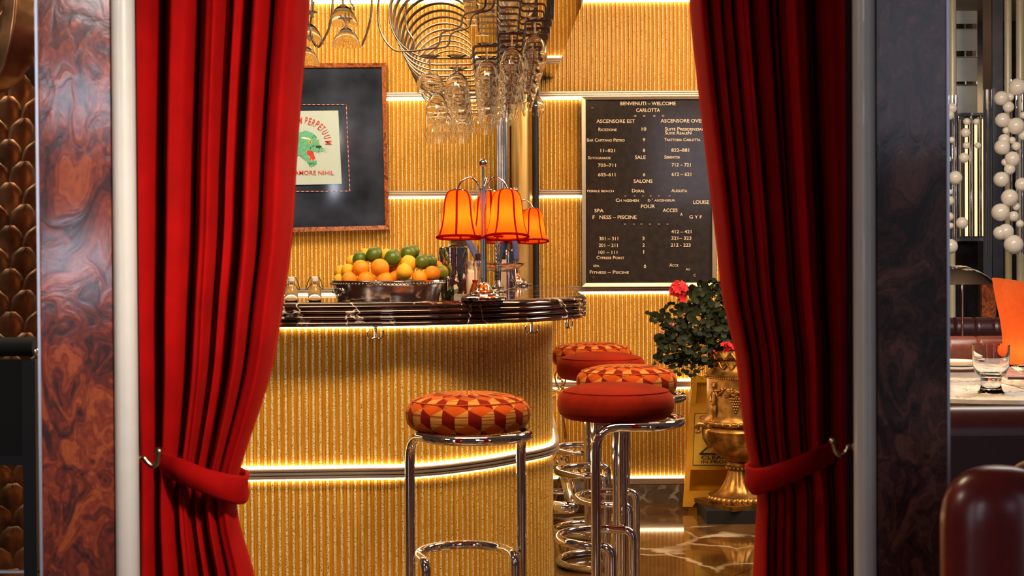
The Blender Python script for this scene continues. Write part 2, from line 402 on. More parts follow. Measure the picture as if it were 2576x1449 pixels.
def smooth_tab(tab, x):
    n = len(tab)
    if x <= tab[0][0]: return tab[0][1]
    for i in range(n-1):
        if x <= tab[i+1][0]:
            x0, y0 = tab[i]; x1, y1 = tab[i+1]; t = (x-x0)/(x1-x0)
            m0 = (y1-tab[max(0, i-1)][1])/(x1-tab[max(0, i-1)][0]); m1 = (tab[min(n-1, i+2)][1]-y0)/(tab[min(n-1, i+2)][0]-x0)
            h = x1-x0
            return (2*t**3-3*t*t+1)*y0 + (t**3-2*t*t+t)*h*m0 + (-2*t**3+3*t*t)*y1 + (t**3-t*t)*h*m1
    return tab[-1][1]
_tc = {}
def text2d(s, small_caps=False, bold=0.0):
    key = (s, small_caps, bold)
    if key in _tc: return _tc[key]
    cu = bpy.data.curves.new('t', 'FONT'); cu.body = s; cu.size = 1; cu.resolution_u = 3; cu.offset = bold
    if small_caps:
        cu.small_caps_scale = 0.74
        for i, ch in enumerate(s):
            if ch.islower(): cu.body_format[i].use_small_caps = True
    o = bpy.data.objects.new('t', cu); COL.objects.link(o)
    bpy.context.view_layer.update()
    me = o.to_mesh(); vs = [v.co.copy() for v in me.vertices]; fs = [tuple(p.vertices) for p in me.polygons]
    o.to_mesh_clear(); bpy.data.objects.remove(o); bpy.data.curves.remove(cu)
    _tc[key] = (vs, fs); return vs, fs
def put_text(mb, s, x0, x1, cyy, h, d, sc=False, bold=0.0, mi=0, mapf=None, rot=0):
    """write s between photo columns x0..x1, centred on row cyy, capital height h (photo pixels), on plane Y=d"""
    vs, fs = text2d(s, sc, bold)
    xa = min(v.x for v in vs); xb = max(v.x for v in vs); ya = min(v.y for v in vs); yb = max(v.y for v in vs)
    if s in ('–', '-', '—'): ya, yb = ya-0.33, yb+0.33
    if s == '*': h = h*0.55
    cxx = (x0+x1)/2; W = (x1-x0); H = h
    out = []
    for v in vs:
        u = ((v.x-xa)/(xb-xa+1e-9)-0.5)*W; t = ((v.y-ya)/(yb-ya+1e-9)-0.5)*H
        px = cxx + u*math.cos(rot) + t*math.sin(rot)*1; py = cyy + u*math.sin(rot) - t*math.cos(rot)
        out.append(P(px, py, d))
    mb.add(out, fs, mi)

# ---------------------------------------------------------------- setting: walls, floor, ceilings
YW = 7.12
RZ = [0.112, 0.597, 1.075, 1.556, 2.046, 2.530]
PROF = [(0, 0, 0), (.05, .0030, 0), (.14, .0052, 0), (.24, .0060, 0), (.34, .0052, 0), (.43, .0030, 0), (.48, -.001, 1), (.52, -.001, 1),
        (.56, .0028, 1), (.62, .0052, 1), (.68, .0046, 1), (.73, .0036, 1), (.78, .0050, 1), (.86, .0056, 1), (.92, .0030, 1), (.96, -.001, 1)]
def resample(path, step):
    """cumulative points along an XY polyline: returns fn(s) -> (point, outward normal), length"""
    pts = [Vector((p[0], p[1])) for p in path]; cum = [0]
    for a, b in zip(pts, pts[1:]): cum.append(cum[-1]+(b-a).length)
    def fn(s_):
        s_ = max(0, min(cum[-1]-1e-6, s_))
        for i in range(len(cum)-1):
            if s_ <= cum[i+1]: break
        t = (s_-cum[i])/(cum[i+1]-cum[i]); p = pts[i].lerp(pts[i+1], t)
        def tg(k): return (pts[min(len(pts)-1, k+1)]-pts[max(0, k-1)]).normalized()
        tt = tg(i).lerp(tg(i+1), t).normalized()
        return p, Vector((tt.y, -tt.x))
    return fn, cum[-1]
def fluted(path, z0, z1, period):
    fn, L = resample(path, period); mb = MB(); rows = []; mats = []
    n = int(L/period)
    for i in range(n):
        for (f, o, m) in PROF:
            p, nn = fn((i+f)*period); q = p+nn*o; rows.append(q); mats.append(m)
    k = len(rows); zs = [z0+(z1-z0)*j/4 for j in range(5)]
    for z in zs: mb.v.extend(Vector((q.x, q.y, z)) for q in rows)
    for j in range(4):
        for i in range(k-1):
            mb.f.append((j*k+i, j*k+i+1, (j+1)*k+i+1, (j+1)*k+i)); mb.m.append(mats[i])
    return mb
wall = struct(fluted([(-2.6, YW), (1.75, YW)], 0.0, 2.75, 0.0207).build('wall_back', ['speckle', 'amber'], sharp=60))
struct(MB().box(-2.6, 1.75, YW+.02, YW+.12, 0, 2.75).build('wall_back_core', 'dark_wood'))['kind'] = 'structure'
bpy.data.objects['wall_back_core'].name = 'wall_rear'
struct(MB().box(-4.5, 4.8, 0.3, 9.6, -0.06, 0.0).build('floor', 'floor'))
struct(MB().box(-4.5, 4.8, 2.7, 9.6, 2.75, 2.82).build('ceiling', 'ceiling'))
struct(MB().box(-2.1, 1.5, YW-.03, YW+.01, 0.0, RZ[0]-.016).build('baseboard_back', 'skirt'))
def ribbed(path, zc, h, out, y_in=0.0):
    """ribbed rail swept along path"""
    fn, L = resample(path, 1); mb = MB(); n = max(2, int(L/0.04))
    prof = [(-h/2, y_in)]
    for k in range(3):
        b = -h/2 + h*k/3; e = h/3
        prof += [(b+e*.05, out*.8), (b+e*.3, out), (b+e*.7, out), (b+e*.95, out*.8), (b+e, out*.72)]
    prof += [(h/2, y_in)]
    m_ = len(prof)
    for i in range(n+1):
        p, nn = fn(L*i/n)
        for (z, o) in prof:
            q = p+nn*o; mb.v.append(Vector((q.x, q.y, zc+z)))
    for i in range(n):
        for j in range(m_-1):
            mb.f.append((i*m_+j, (i+1)*m_+j, (i+1)*m_+j+1, i*m_+j+1)); mb.m.append(0)
    return mb
def ribbon_strip(path, zc, h, off, thick=0.006):
    fn, L = resample(path, 1); mb = MB(); n = max(2, int(L/0.05))
    for i in range(n+1):
        p, nn = fn(L*i/n)
        for (z, o) in ((-h/2, off), (-h/2, off+thick), (h/2, off+thick), (h/2, off)):
            q = p+nn*o; mb.v.append(Vector((q.x, q.y, zc+z)))
    for i in range(n):
        for j in range(4): mb.f.append((i*4+j, (i+1)*4+j, (i+1)*4+(j+1) % 4, i*4+(j+1) % 4)); mb.m.append(0)
    return mb
wpath = [(-2.6, YW-.006), (1.75, YW-.006)]
for i, z in enumerate(RZ):
    r = struct(ribbed(wpath, z, 0.032, 0.022).build('trim_%d' % (i+1), 'rail', sharp=50))
    if i >= 1: ribbon_strip(wpath, z-.0215, .006, .004).build('light_strip', 'strip', r)
    if i <= 1: ribbon_strip(wpath, z+.0215, .006, .004).build('light_strip', 'strip', r)
# mirrored ceiling over the bar counter
sof = [(-.165, 4.35), (.262, 4.35), (.215, YW-.01), (-.165, YW-.01)]
struct(MB().poly([(x, y, 2.13) for x, y in sof], thick=(0, 0, .6)).build('ceiling_mirror', 'mirror'))
# side wall of the dining room, far right
struct(MB().box(1.62, 1.75, 7.1, 9.4, 0, 2.75).build('wall_right', 'dark_wood'))
struct(MB().box(1.6, 4.6, 9.3, 9.4, 0, 2.75).build('wall_far', 'darkwall'))
struct(MB().box(-4.4, -1.30, 3.95, 4.05, 0, 2.75).build('wall_left', 'black'))  # dark partition added to keep side-light glare off the framed glass

# ---------------------------------------------------------------- bar counter
cpath = [(-2.0, 4.53), (-1.3, 4.575), (-.64, 4.62), (-.373, 4.652), (-.16, 4.716), (.021, 4.823), (.149, 4.96), (.235, 5.10), (.275, 5.25), (.283, 5.44), (.283, 5.9), (.283, 6.4), (.283, YW-.03)]
cp = catmull([(x, y, 0) for x, y in cpath], 6)
CT = 1.10; H = 0.080
prof = [(0.0, -.030), (-.001, -.018), (-.006, -.008), (-.013, -.004), (-.018, -.006), (-.0215, -.0085)]
for k in range(3):
    b = -.0215 - k*.0195; e = .0195
    for a in range(1, 7):
        t = a/6; prof.append((b-e*t, -.0085+.0085*math.sin(PI*t)))
prof += [(-.080, -.030)]
mb = MB(); fn, L = resample([(p.x, p.y) for p in cp], 1); n = 150; m_ = len(prof)
for i in range(n+1):
    p, nn = fn(L*i/n)
    for (z, o) in prof:
        q = p+nn*o; mb.v.append(Vector((q.x, q.y, CT+z)))
for i in range(n):
    for j in range(m_-1): mb.f.append((i*m_+j, i*m_+j+1, (i+1)*m_+j+1, (i+1)*m_+j)[::-1]); mb.m.append(0)
edge = [mb.v[i*m_].copy() for i in range(n+1)]
inner = [Vector((-.33, YW-.03, CT)), Vector((-.33, 5.22, CT)), Vector((-.43, 5.12, CT)), Vector((-2.0, 5.03, CT))]
mb.poly(edge+inner, 0); mb.poly([Vector((p.x, p.y, CT-.08)) for p in edge+inner], 0)
for a, b in zip(inner, inner[1:]): mb.add([a, b, b-Vector((0, 0, .08)), a-Vector((0, 0, .08))], [(0, 1, 2, 3)])
tag(mb.build('bar_countertop', 'counter', sharp=50), 'dark brown veined marble countertop with triple rounded edge on the gold bar', 'countertop')
ppath0 = [(-2.0, 4.68), (-.6, 4.765), (-.33, 4.79), (-.122, 4.94), (.017, 5.107), (.107, 5.235), (.140, 5.345), (.149, 5.55), (.149, 6.2), (.149, YW-.03)]
pp = catmull([(x, y, 0) for x, y in ppath0], 8); ppath = [(p.x, p.y) for p in pp]
bar = thing('bar_counter', 'gold fluted glass bar front with ribbed chrome rail and glowing light strips', 'bar', (-.3, 5.1, 0))
fluted(ppath, 0.0, CT-.08, 0.0229).build('fluted_panel', ['speckle', 'amber'], bar, sharp=60)
ribbed(ppath, 0.525, 0.036, 0.030).build('rail', 'rail', bar, sharp=50)
ribbon_strip(ppath, 0.5465, .006, .006).build('light_strip', 'strip_bar', bar)
ribbon_strip(ppath, 0.5040, .005, .006).build('light_strip', 'strip_bar', bar)
ribbon_strip(ppath, CT-.086, .008, .006).build('light_strip', 'strip_bar', bar)
# back counter of pale steel behind the bar
bc = thing('back_counter', 'pale steel back counter along the gold wall behind the bar', 'counter', (-1.2, 6.8, 0))
MB().box(-2.0, -.36, 6.45, YW-.03, 0.98, 1.02).build('worktop', 'porcelain', bc)
MB().box(-2.0, -.36, 6.5, YW-.03, 0.0, 0.98).build('cabinet_body', 'steel', bc)
MB().box(-2.0, -.36, YW-.05, YW-.03, 1.02, 1.05).build('splashback', 'porcelain', bc)
# footrail
fr = thing('bar_footrail', 'thick chrome footrail tube along the side of the gold bar', 'footrail', (.225, 6.0, .29))
MB().tube(fillet([(.155, 4.98+.42, .29), (.225, 5.38, .29), (.225, 5.6, .29), (.225, 6.55, .29)], .03), .024, 20).build('tube', 'chrome', fr)
MB().tube([(.225, 6.50, .29), (.225, 6.54, .29)], .031, 20).build('collar', 'chrome', fr)
for y in (5.75, 6.4): MB().tube([(.15, y, .29), (.225, y, .29)], .012, 12).build('bracket', 'chrome', fr)
# bag hooks under the counter
def bag_hook(px, py, d, label, rz=0.0):
    base = P(px, py, d)
    t = thing('bag_hook', label, 'hook', (0, 0, 0), 'bag hooks under the counter')
    zt = CT-.08-base.z
    MB().lathe([(0, zt), (.009, zt), (.009, zt-.004), (.0045, zt-.008), (.0045, -.018), (.006, -.022), (0, -.026)], seg=14).build('stem', 'chrome', t)
    for s_ in (-1, 1):
        MB().tube(catmull([(0, 0, -.014), (s_*.010, -.002, -.022), (s_*.021, -.004, -.016), (s_*.024, -.005, -.002), (s_*.022, -.005, .006)], 6), .0026, 8).build('prong', 'chrome', t)
    t.location = base; t.rotation_euler = (0, 0, rz); t.scale = (1.1, 1.1, 1.0)
bag_hook(945, 836, 4.74, 'double chrome bag hook under the straight bar front, left one')
bag_hook(1337, 823, 5.02, 'double chrome bag hook under the curved end of the counter', .5)
bag_hook(1428, 812, 5.62, 'double chrome bag hook under the far side of the counter', 1.0)

# ---------------------------------------------------------------- bar stools
def cushion(pattern):
    pts = []
    ctrl = [(0, .856), (.06, .855), (.11, .850), (.148, .840), (.166, .829), (.1765, .815), (.180, .800), (.1795, .786), (.175, .769), (.163, .755), (.145, .749), (.10, .748), (0, .748)]
    prof = [(max(0, p.x), p.z) for p in catmull([(r, 0, z) for r, z in ctrl], 9)]
    cum = [0]
    for a, b in zip(prof, prof[1:]): cum.append(cum[-1]+math.hypot(b[0]-a[0], b[1]-a[1]))
    seg = 360 if pattern else 64
    mb = MB(); mb.lathe(prof, seg=seg)
    if pattern:
        ncol = 15; W = 1.0; S = W/math.sqrt(3)
        ms = []
        for i in range(len(prof)-1):
            for k in range(seg):
                u = (k+.5)/seg*ncol; v = ((cum[i]+cum[i+1])/2 - .200)/0.0715
                # tumbling blocks: pointed hexagons, each of three rhombs
                best = None
                for row in range(int(v/(1.5*S))-2, int(v/(1.5*S))+3):
                    cyv = row*1.5*S; off = .5 if row % 2 else 0
                    cxu = round(u-off)+off
                    du, dv = u-cxu, v-cyv; dd = du*du+dv*dv
                    if best is None or dd < best[0]: best = (dd, du, dv)
                _, du, dv = best; dv = -dv
                if dv > abs(du)/math.sqrt(3): ms.append(1)
                else: ms.append(0 if du < 0 else 2)
        mb.m = ms
    return mb
def arc(cx, cyy, r, a0, a1, z, n=24): return [Vector((cx+r*math.cos(a0+(a1-a0)*i/n), cyy+r*math.sin(a0+(a1-a0)*i/n), z)) for i in range(n+1)]
def make_stool(pattern):
    t = thing('bar_stool', 'stool', 'stool', (0, 0, 0), 'bar stools around the counter')
    if pattern: c = cushion(True).build('seat', ['red_patch', 'orange_patch', 'tan_patch'], t)
    else: c = cushion(False).build('seat', 'orange_velvet', t)
    MB().tube([(.1605*math.cos(a), .1605*math.sin(a), .8345) for a in [2*PI*k/64 for k in range(64)]], .0022, 6, closed=True).build('piping', 'orange_patch' if pattern else 'orange_velvet', c)
    R_ = .170
    top = arc(0, -.03, R_, PI, 2*PI, .741)
    low = arc(0, .004, R_, 0, PI, .015)
    path = fillet([Vector((-R_, 0.02, .20)), Vector((-R_, .02, .741))]+[top[5]], .12)[:-1]+top[5:-5]+fillet([top[-6], Vector((R_, .02, .741)), Vector((R_, .02, .20))], .12)[1:]
    path += fillet([Vector((R_, .02, .20)), Vector((R_, .02, .015)), low[0]], .05)[1:-1]+low+fillet([low[-1], Vector((-R_, .02, .015)), Vector((-R_, .02, .20))], .05)[1:-1]
    MB().tube(path, .0145, 16, closed=True).build('leg_frame', 'chrome', t)
    q = .135; u = arc(0, .045, q, 0, PI, .378)
    path = fillet([Vector((q, -.02, .0)), Vector((q, -.02, .378)), u[0]], .085, 10)[:-1]+u+fillet([u[-1], Vector((-q, -.02, .378)), Vector((-q, -.02, .0))], .085, 10)[1:]
    MB().tube(path, .0135, 16).build('footrest', 'chrome', t)
    MB().box(-.15, .15, -.03, .03, .742, .750).build('seat_bracket', 'nickel', t)
    return t
s_pat = make_stool(True); s_sol = make_stool(False)
for proto, px, Y, rz, lab in (
    (s_pat, 1175, 4.11, 20, 'chrome bar stool with orange block-patterned cushion, alone in front of the bar'),
    (s_sol, 1547, 4.37, 72, 'chrome bar stool with plain red-orange velvet cushion, nearest of the row at the side'),
    (s_pat, 1575, 5.08, 80, 'patterned bar stool directly behind the nearest plain velvet stool'),
    (s_sol, 1511, 5.72, 84, 'plain velvet bar stool between the two patterned stools of the row'),
    (s_pat, 1480, 6.36, 86, 'farthest patterned bar stool by the back wall')):
    x = (px-1288)*Y/F + (.014 if Y > 6 else 0)
    first = 'used' not in proto
    o = proto if first else dup(proto)
    if first: proto['used'] = 1
    o['label'] = lab; o.location = (x, Y, 0); o.rotation_euler = (0, 0, math.radians(rz))
    if 'used' in o: pass
for o in ALL():
    if 'used' in o: del o['used']

# ---------------------------------------------------------------- table lamps
def make_lamp():
    t = thing('table_lamp', 'lamp', 'lamp', (0, 0, 0), 'three-shade lamps on the counter')
    MB().lathe([(0, 0), (.077, 0), (.078, .003), (.078, .011), (.076, .013), (.060, .016), (.058, .020), (.045, .024), (.043, .029), (.030, .036), (.021, .050), (.016, .058), (.011, .060), (.011, .075), (0, .075)], seg=48).build('base', 'chrome', t)
    pb = MB()
    for k in range(4):
        a = k*PI/2+.5; pb.tube([(.0058*math.cos(a), .0058*math.sin(a), .07), (.0058*math.cos(a), .0058*math.sin(a), .375)], .0046, 10)
    pb.tube([(0, 0, .37), (0, 0, .448)], .004, 12)
    pb.build('pole', 'chrome', t)
    MB().ball((0, 0, .459), .0145, 24, 14).build('finial', 'chrome', t)
    prof_o = [(.022, .366), (.034, .361), (.043, .348), (.0485, .325), (.051, .298), (.054, .27), (.059, .243), (.0655, .222), (.0705, .209)]
    pr = [(p.x, p.z) for p in catmull([(r, 0, z) for r, z in prof_o], 4)]
    for k, ang in enumerate((186, -22, 76)):
        a = math.radians(ang); dx, dy = math.cos(a), math.sin(a); R = .084; C = Vector((dx*R, dy*R, 0))
        MB().tube(catmull([(dx*.008, dy*.008, .30), (dx*.010, dy*.010, .350), (dx*.018, dy*.018, .388), (dx*.040, dy*.040, .411), (dx*.066, dy*.066, .402), (dx*.081, dy*.081, .382), (dx*.084, dy*.084, .366)], 8), .0036, 12).build('arm', 'chrome', t)
        sh = MB(); hexa = lambda an, z: 1+.018*math.cos(6*an)
        sh.lathe(pr, C, 48, fn=hexa).build('shade', 'shade', t)
        sh_o = t.children[-1]
        tr = MB()
        for j in range(6):
            an = j*PI/3+a+.35
            tr.tube([(C.x+(r*1.0-.0008)*math.cos(an), C.y+(r*1.0-.0008)*math.sin(an), z) for r, z in pr], .0036, 8)
        tr.tube([(C.x+.0712*math.cos(q), C.y+.0712*math.sin(q), .2105) for q in [2*PI*i/40 for i in range(40)]], .0044, 8, closed=True)
        tr.build('trim', 'shade_trim', sh_o)
        MB().lathe([(0, .377), (.006, .376), (.010, .371), (.022, .370), (.024, .366), (.022, .363), (0, .363)], C, 24).build('shade_cap', 'chrome', t)
        MB().lathe([(0, .330), (.006, .325), (.010, .305), (.0095, .295), (.005, .285), (0, .283)], C, 14).build('bulb', 'bulb', t)
        tilt = Matrix.Translation(C+Vector((0, 0, .37))) @ Matrix.Rotation(-math.radians((5, 8, 4)[k]), 4, 'X') @ Matrix.Translation(-C-Vector((0, 0, .37)))
        for part in [c_ for c_ in list(t.children)+list(sh_o.children) if c_.name.split('.')[0] in ('shade', 'trim', 'bulb', 'shade_cap')]:
            if 'tilted' not in part.data: part.data.transform(tilt); part.data['tilted'] = 1
        l = bpy.data.lights.new('lamp_light', 'POINT'); l.energy = 0.62; l.color = (1, .62, .26); l.shadow_soft_size = .012
        lo = bpy.data.objects.new('lamp_light', l); COL.objects.link(lo); lo.parent = t; lo.location = C+Vector((0, 0, .270))
    return t
lamp = make_lamp()
lamp['label'] = 'chrome table lamp with three orange bell shades near the front counter edge'
lamp.location = (P(1217, 700, 4.75).x, 4.76, CT)
l2 = dup(lamp, loc=(P(1298, 700, 6.9).x, 6.83, CT), rz=math.radians(8))
l2['label'] = 'second three-shade orange lamp, farther back beside the chrome column'

# ---------------------------------------------------------------- silver bowl of citrus
bw = P(976, 752, 4.86); bw.z = CT
bowl = thing('silver_fruit_bowl', 'oval silver bowl with beaded rim and ring handle holding citrus fruit', 'bowl', bw)
mb = MB(); A_, B_ = .193, .135
prof = [(0, .004), (.70, .004), (.88, .002), (.90, 0), (.905, .004), (.93, .022), (.965, .045), (.985, .055), (1.0, .058), (1.012, .063), (1.0, .068), (.985, .066), (.96, .05), (.91, .022), (.86, .012), (0, .012)]
mb.lathe([(r, z) for r, z in prof], bw, 72, sx=A_, sy=B_)
mb.build('body', 'nickel', bowl)
mb = MB()
for k in range(90):
    a = 2*PI*k/90; mb.ball(bw+Vector((A_*1.003*math.cos(a), B_*1.003*math.sin(a), .058)), .0042, 6, 4)
mb.build('beaded_rim', 'nickel', bowl)
hx = P(850, 735, 4.75)
mb = MB(); mb.tube([hx+Vector((.011*math.cos(a), -.006*math.sin(a), .011*math.sin(a))) for a in [2*PI*k/20 for k in range(20)]], .004, 8, closed=True)
mb.ball(hx+Vector((.016, .008, .004)), .010, 12, 8)
mb.ball(hx+Vector((-.014, -.002, .002)), .006, 10, 6)
mb.build('handle', 'nickel', bowl)
def fruit_mesh(kind):
    mb = MB()
    if kind == 'lemon':
        pr = [(0, -1.24), (.10, -1.20), (.16, -1.10), (.40, -.96), (.72, -.70), (.95, -.30), (1.0, 0), (.95, .32), (.74, .70), (.42, .95), (.2, 1.06), (.12, 1.12), (0, 1.13)]
    else: pr = [(math.sin(PI*i/14), -math.cos(PI*i/14)*(.96 if kind == 'orange' else 1.08)) for i in range(15)]
    mb.lathe([(r, z) for r, z in pr], seg=28)
    return mb
fproto = {}
FR = [('lime', 941, 641, 20, 4.80, 'round dark green lime at the top left of the citrus pile'),
 ('lime', 905, 652, 18, 4.81, 'green lime left of the topmost lime, above a big orange'),
 ('lime', 988, 649, 21, 4.79, 'dark green lime in the upper middle of the pile'),
 ('lime', 1027, 637, 19, 4.84, 'green lime on top of the pile above the pointed lemon'),
 ('lime', 1039, 634, 17, 4.89, 'lime half hidden behind the one on top'),
 ('lime', 1062, 659, 19, 4.80, 'olive green lime right of the pointed lemon'),
 ('lime', 1082, 658, 17, 4.84, 'lime peeking out behind the right-hand olive lime'),
 ('lime_pale', 1109, 686, 19, 4.83, 'yellow-green lime at the right end of the bowl'),
 ('orange', 908, 675, 22, 4.77, 'large orange on the left side of the second row'),
 ('orange', 956, 674, 24, 4.76, 'biggest orange in the middle of the pile'),
 ('orange', 879, 703, 20, 4.76, 'orange at the left of the bowl rim'),
 ('orange', 921, 705, 23, 4.75, 'orange behind the rim below the large left orange'),
 ('orange', 969, 706, 22, 4.75, 'orange behind the rim below the biggest orange'),
 ('orange', 997, 699, 19, 4.80, 'orange mostly hidden left of the yellow lemon'),
 ('orange', 994, 674, 18, 4.84, 'orange deep in the gap under the middle lime'),
 ('orange', 1056, 701, 21, 4.76, 'orange behind the rim right of the yellow lemon'),
 ('orange', 1087, 689, 21, 4.77, 'bright orange near the right end of the bowl'),
 ('orange', 1101, 671, 15, 4.88, 'small orange peeking out at the far right'),
 ('lemon', 858, 684, 17, 4.83, 'lemon at the far left of the pile'),
 ('lemon', 876, 681, 18, 4.79, 'lemon with a dark spot beside the large left orange'),
 ('lemon', 853, 703, 14, 4.80, 'small lemon low at the left rim'),
 ('lemon', 886, 657, 15, 4.86, 'lemon pointing left behind the left lime'),
 ('lemon', 921, 641, 16, 4.88, 'lemon whose tip rises behind the topmost left lime'),
 ('lemon', 973, 643, 18, 4.87, 'lemon behind the two top limes'),
 ('lemon', 1028, 663, 21, 4.80, 'pointed lemon in the upper right of the pile'),
 ('lemon', 1017, 684, 21, 4.755, 'bright yellow lemon upright at the front rim')]
LR = {883: (0, -1.0), 886: (0.2, -1.2), 921: (.3, -.5), 1028: (-.35, -.35), 1017: (.1, .05), 876: (1.0, 1.2)}
for kind, px, py, rp, Y, lab in FR:
    Y += .045
    if kind not in fproto:
        o = fruit_mesh('lemon' if kind == 'lemon' else ('orange' if kind == 'orange' else 'lime')).build({'lime': 'lime', 'lime_pale': 'pale_lime'}.get(kind, kind), kind); fproto[kind] = o
    else:
        o = fproto[kind].copy(); COL.objects.link(o)
    r = rp*Y/F; o.location = P(px, py, Y); o.scale = (r, r, r)
    tx, ty = LR.get(px, (random.uniform(-.9, .9), random.uniform(-1.2, 1.2)))
    if kind == 'lemon': o.rotation_euler = (tx, ty, 0); o.scale = (r, r, r*.98)
    else: o.rotation_euler = (random.uniform(-1, 1), random.uniform(-1, 1), random.uniform(0, 6))
    tag(o, lab, {'lime_pale': 'lime'}.get(kind, kind), 'citrus fruit piled in the silver bowl')

# ---------------------------------------------------------------- things on the counter
def swing_bottle(px, d, label):
    b = P(px, 750, d); b.z = CT
    t = thing('swing_top_bottle', label, 'bottle', b, 'small swing-top bottles')
    pr = [(0, 0), (.020, 0), (.0225, .003), (.0225, .030), (.020, .038), (.012, .052), (.0105, .060), (.012, .063), (.012, .067), (.0095, .067), (.0085, .058), (.010, .050), (.018, .037), (.0205, .029), (.0205, .004), (0, .003)]
    MB().lathe(pr, b, 24).build('body', 'glass', t)
    s = MB().lathe([(0, .066), (.0115, .066), (.0125, .070), (.012, .080), (.009, .083), (0, .083)], b, 20).build('stopper', 'porcelain', t)
    mb = MB()
    for s_ in (-1, 1):
        mb.tube(catmull([b+Vector((s_*.003, 0, .080)), b+Vector((s_*.016, 0, .078)), b+Vector((s_*.026, -.004, .052)), b+Vector((s_*.029, -.006, .040)), b+Vector((s_*.020, -.004, .046)), b+Vector((s_*.011, 0, .060))], 6), .0014, 6)
    mb.build('wire_clasp', 'ink', t)
swing_bottle(792, 4.78, 'small clear swing-top bottle with pale stopper left of the silver bowl')
swing_bottle(868, 5.0, 'swing-top bottle half hidden behind the silver bowl')
swing_bottle(733, 4.76, 'swing-top bottle beside the left curtain edge')
# straw-like dark rod in a holder beside curtain
# engraved shaker with gold cap
b = P(1141, 748, 4.98); b.z = CT
t = thing('mixing_shaker', 'tall chrome mixing shaker engraved with a diamond lattice', 'shaker', b)
MB().lathe([(0, 0), (.044, 0), (.047, .004), (.050, .12), (.052, .178), (.050, .180), (.047, .178), (.044, .01), (0, .01)], b, 40).build('body', 'chrome', t)
mb = MB()
for k in range(12):
    for s_ in (-1, 1):
        mb.tube([b+Vector(((.0508+.001*j/8)*math.cos(2*PI*k/12+s_*j*.13), (.0508+.001*j/8)*math.sin(2*PI*k/12+s_*j*.13), .085+.088*j/8)) for j in range(9)], .0009, 5)
mb.build('lattice', 'wire', t)
MB().lathe([(0, .181), (.030, .181), (.031, .184), (.031, .208), (.027, .212), (0, .212)], b+Vector((.014, .01, 0)), 8).build('gold_cap', 'brass', t)
# blue folded napkin loop
b = P(1186, 745, 5.2); b.z = CT
pts = [(1148, 744), (1150, 690), (1152, 640), (1155, 612), (1164, 602), (1174, 612), (1188, 640), (1202, 672)]
c = [P(x, y, 5.22) for x, y in catmull([(x, 0, y) for x, y in pts], 6) for _ in ()] if False else [P(v.x, v.z, 5.22) for v in catmull([(x, 0, y) for x, y in pts], 6)]
mb = MB()
for a0, a1 in zip(c, c[1:]):
    pass
mb.grid(lambda u, v: c[min(len(c)-1, int(u*(len(c)-1)+.5))]+Vector((0.026*v, .02*v, -.004*v)), len(c)-1, 3)
o = mb.build('folded_napkin', 'navy_cloth'); sm = o.modifiers.new('thick', 'SOLIDIFY'); sm.thickness = .003
tag(o, 'slate blue folded cloth strip arching up behind the chrome shaker', 'napkin')
c2 = [P(v.x, v.z, 5.75) for v in catmull([(x, 0, y) for x, y in [(1244, 732), (1247, 662), (1256, 630), (1266, 605), (1284, 604), (1290, 622), (1292, 655)]], 6)]
mb = MB().grid(lambda u, v: c2[min(len(c2)-1, int(u*(len(c2)-1)+.5))]+Vector((0.022*v, .02*v, 0)), len(c2)-1, 3)
o = mb.build('folded_napkin', 'navy_cloth'); sm = o.modifiers.new('thick', 'SOLIDIFY'); sm.thickness = .003
tag(o, 'slate blue folded cloth seen under the shades of the rear lamp', 'napkin')
# ivory bottle
b = P(1183, 740, 5.3); b.z = CT
t = thing('ivory_bottle', 'ivory coloured narrow bottle right behind the chrome shaker', 'bottle', b)
MB().lathe([(0, 0), (.020, 0), (.021, .003), (.021, .085), (.017, .092), (.010, .097), (.010, .118), (0, .118)], b, 24).build('body', 'wax', t)
MB().lathe([(0, .118), (.011, .118), (.011, .128), (0, .130)], b, 16).build('cap', 'wax', t)
# dropper bottle
b = P(1203, 745, 5.15); b.z = CT
t = thing('bitters_bottle', 'narrow clear bitters bottle with dark cap behind the front lamp', 'bottle', b)
MB().lathe([(0, 0), (.0125, 0), (.014, .003), (.0135, .125), (.010, .130), (.0085, .130), (.011, .123), (.0115, .005), (0, .004)], b, 20).build('body', 'glass', t)
MB().lathe([(0, .131), (.010, .131), (.010, .156), (.006, .158), (0, .158)], b, 16).build('cap', 'dark_wood', t)
MB().tube([b+Vector((0, 0, .158)), b+Vector((0, 0, .185))], .0025, 8).build('spout', 'brass', t)
# little decanter with red collar
b = P(1196, 750, 4.98); b.z = CT
t = thing('small_decanter', 'small round decanter of amber liquor with a red collar', 'decanter', b)
MB().lathe([(0, 0), (.018, 0), (.021, .006), (.022, .022), (.014, .046), (.009, .056), (.0075, .055), (.0125, .045), (.020, .021), (.019, .007), (0, .003)], b, 24).build('body', 'amber_liquor', t)
MB().lathe([(0, .056), (.010, .056), (.011, .060), (.010, .064), (0, .065)], b, 16).build('collar', 'red_ink', t)
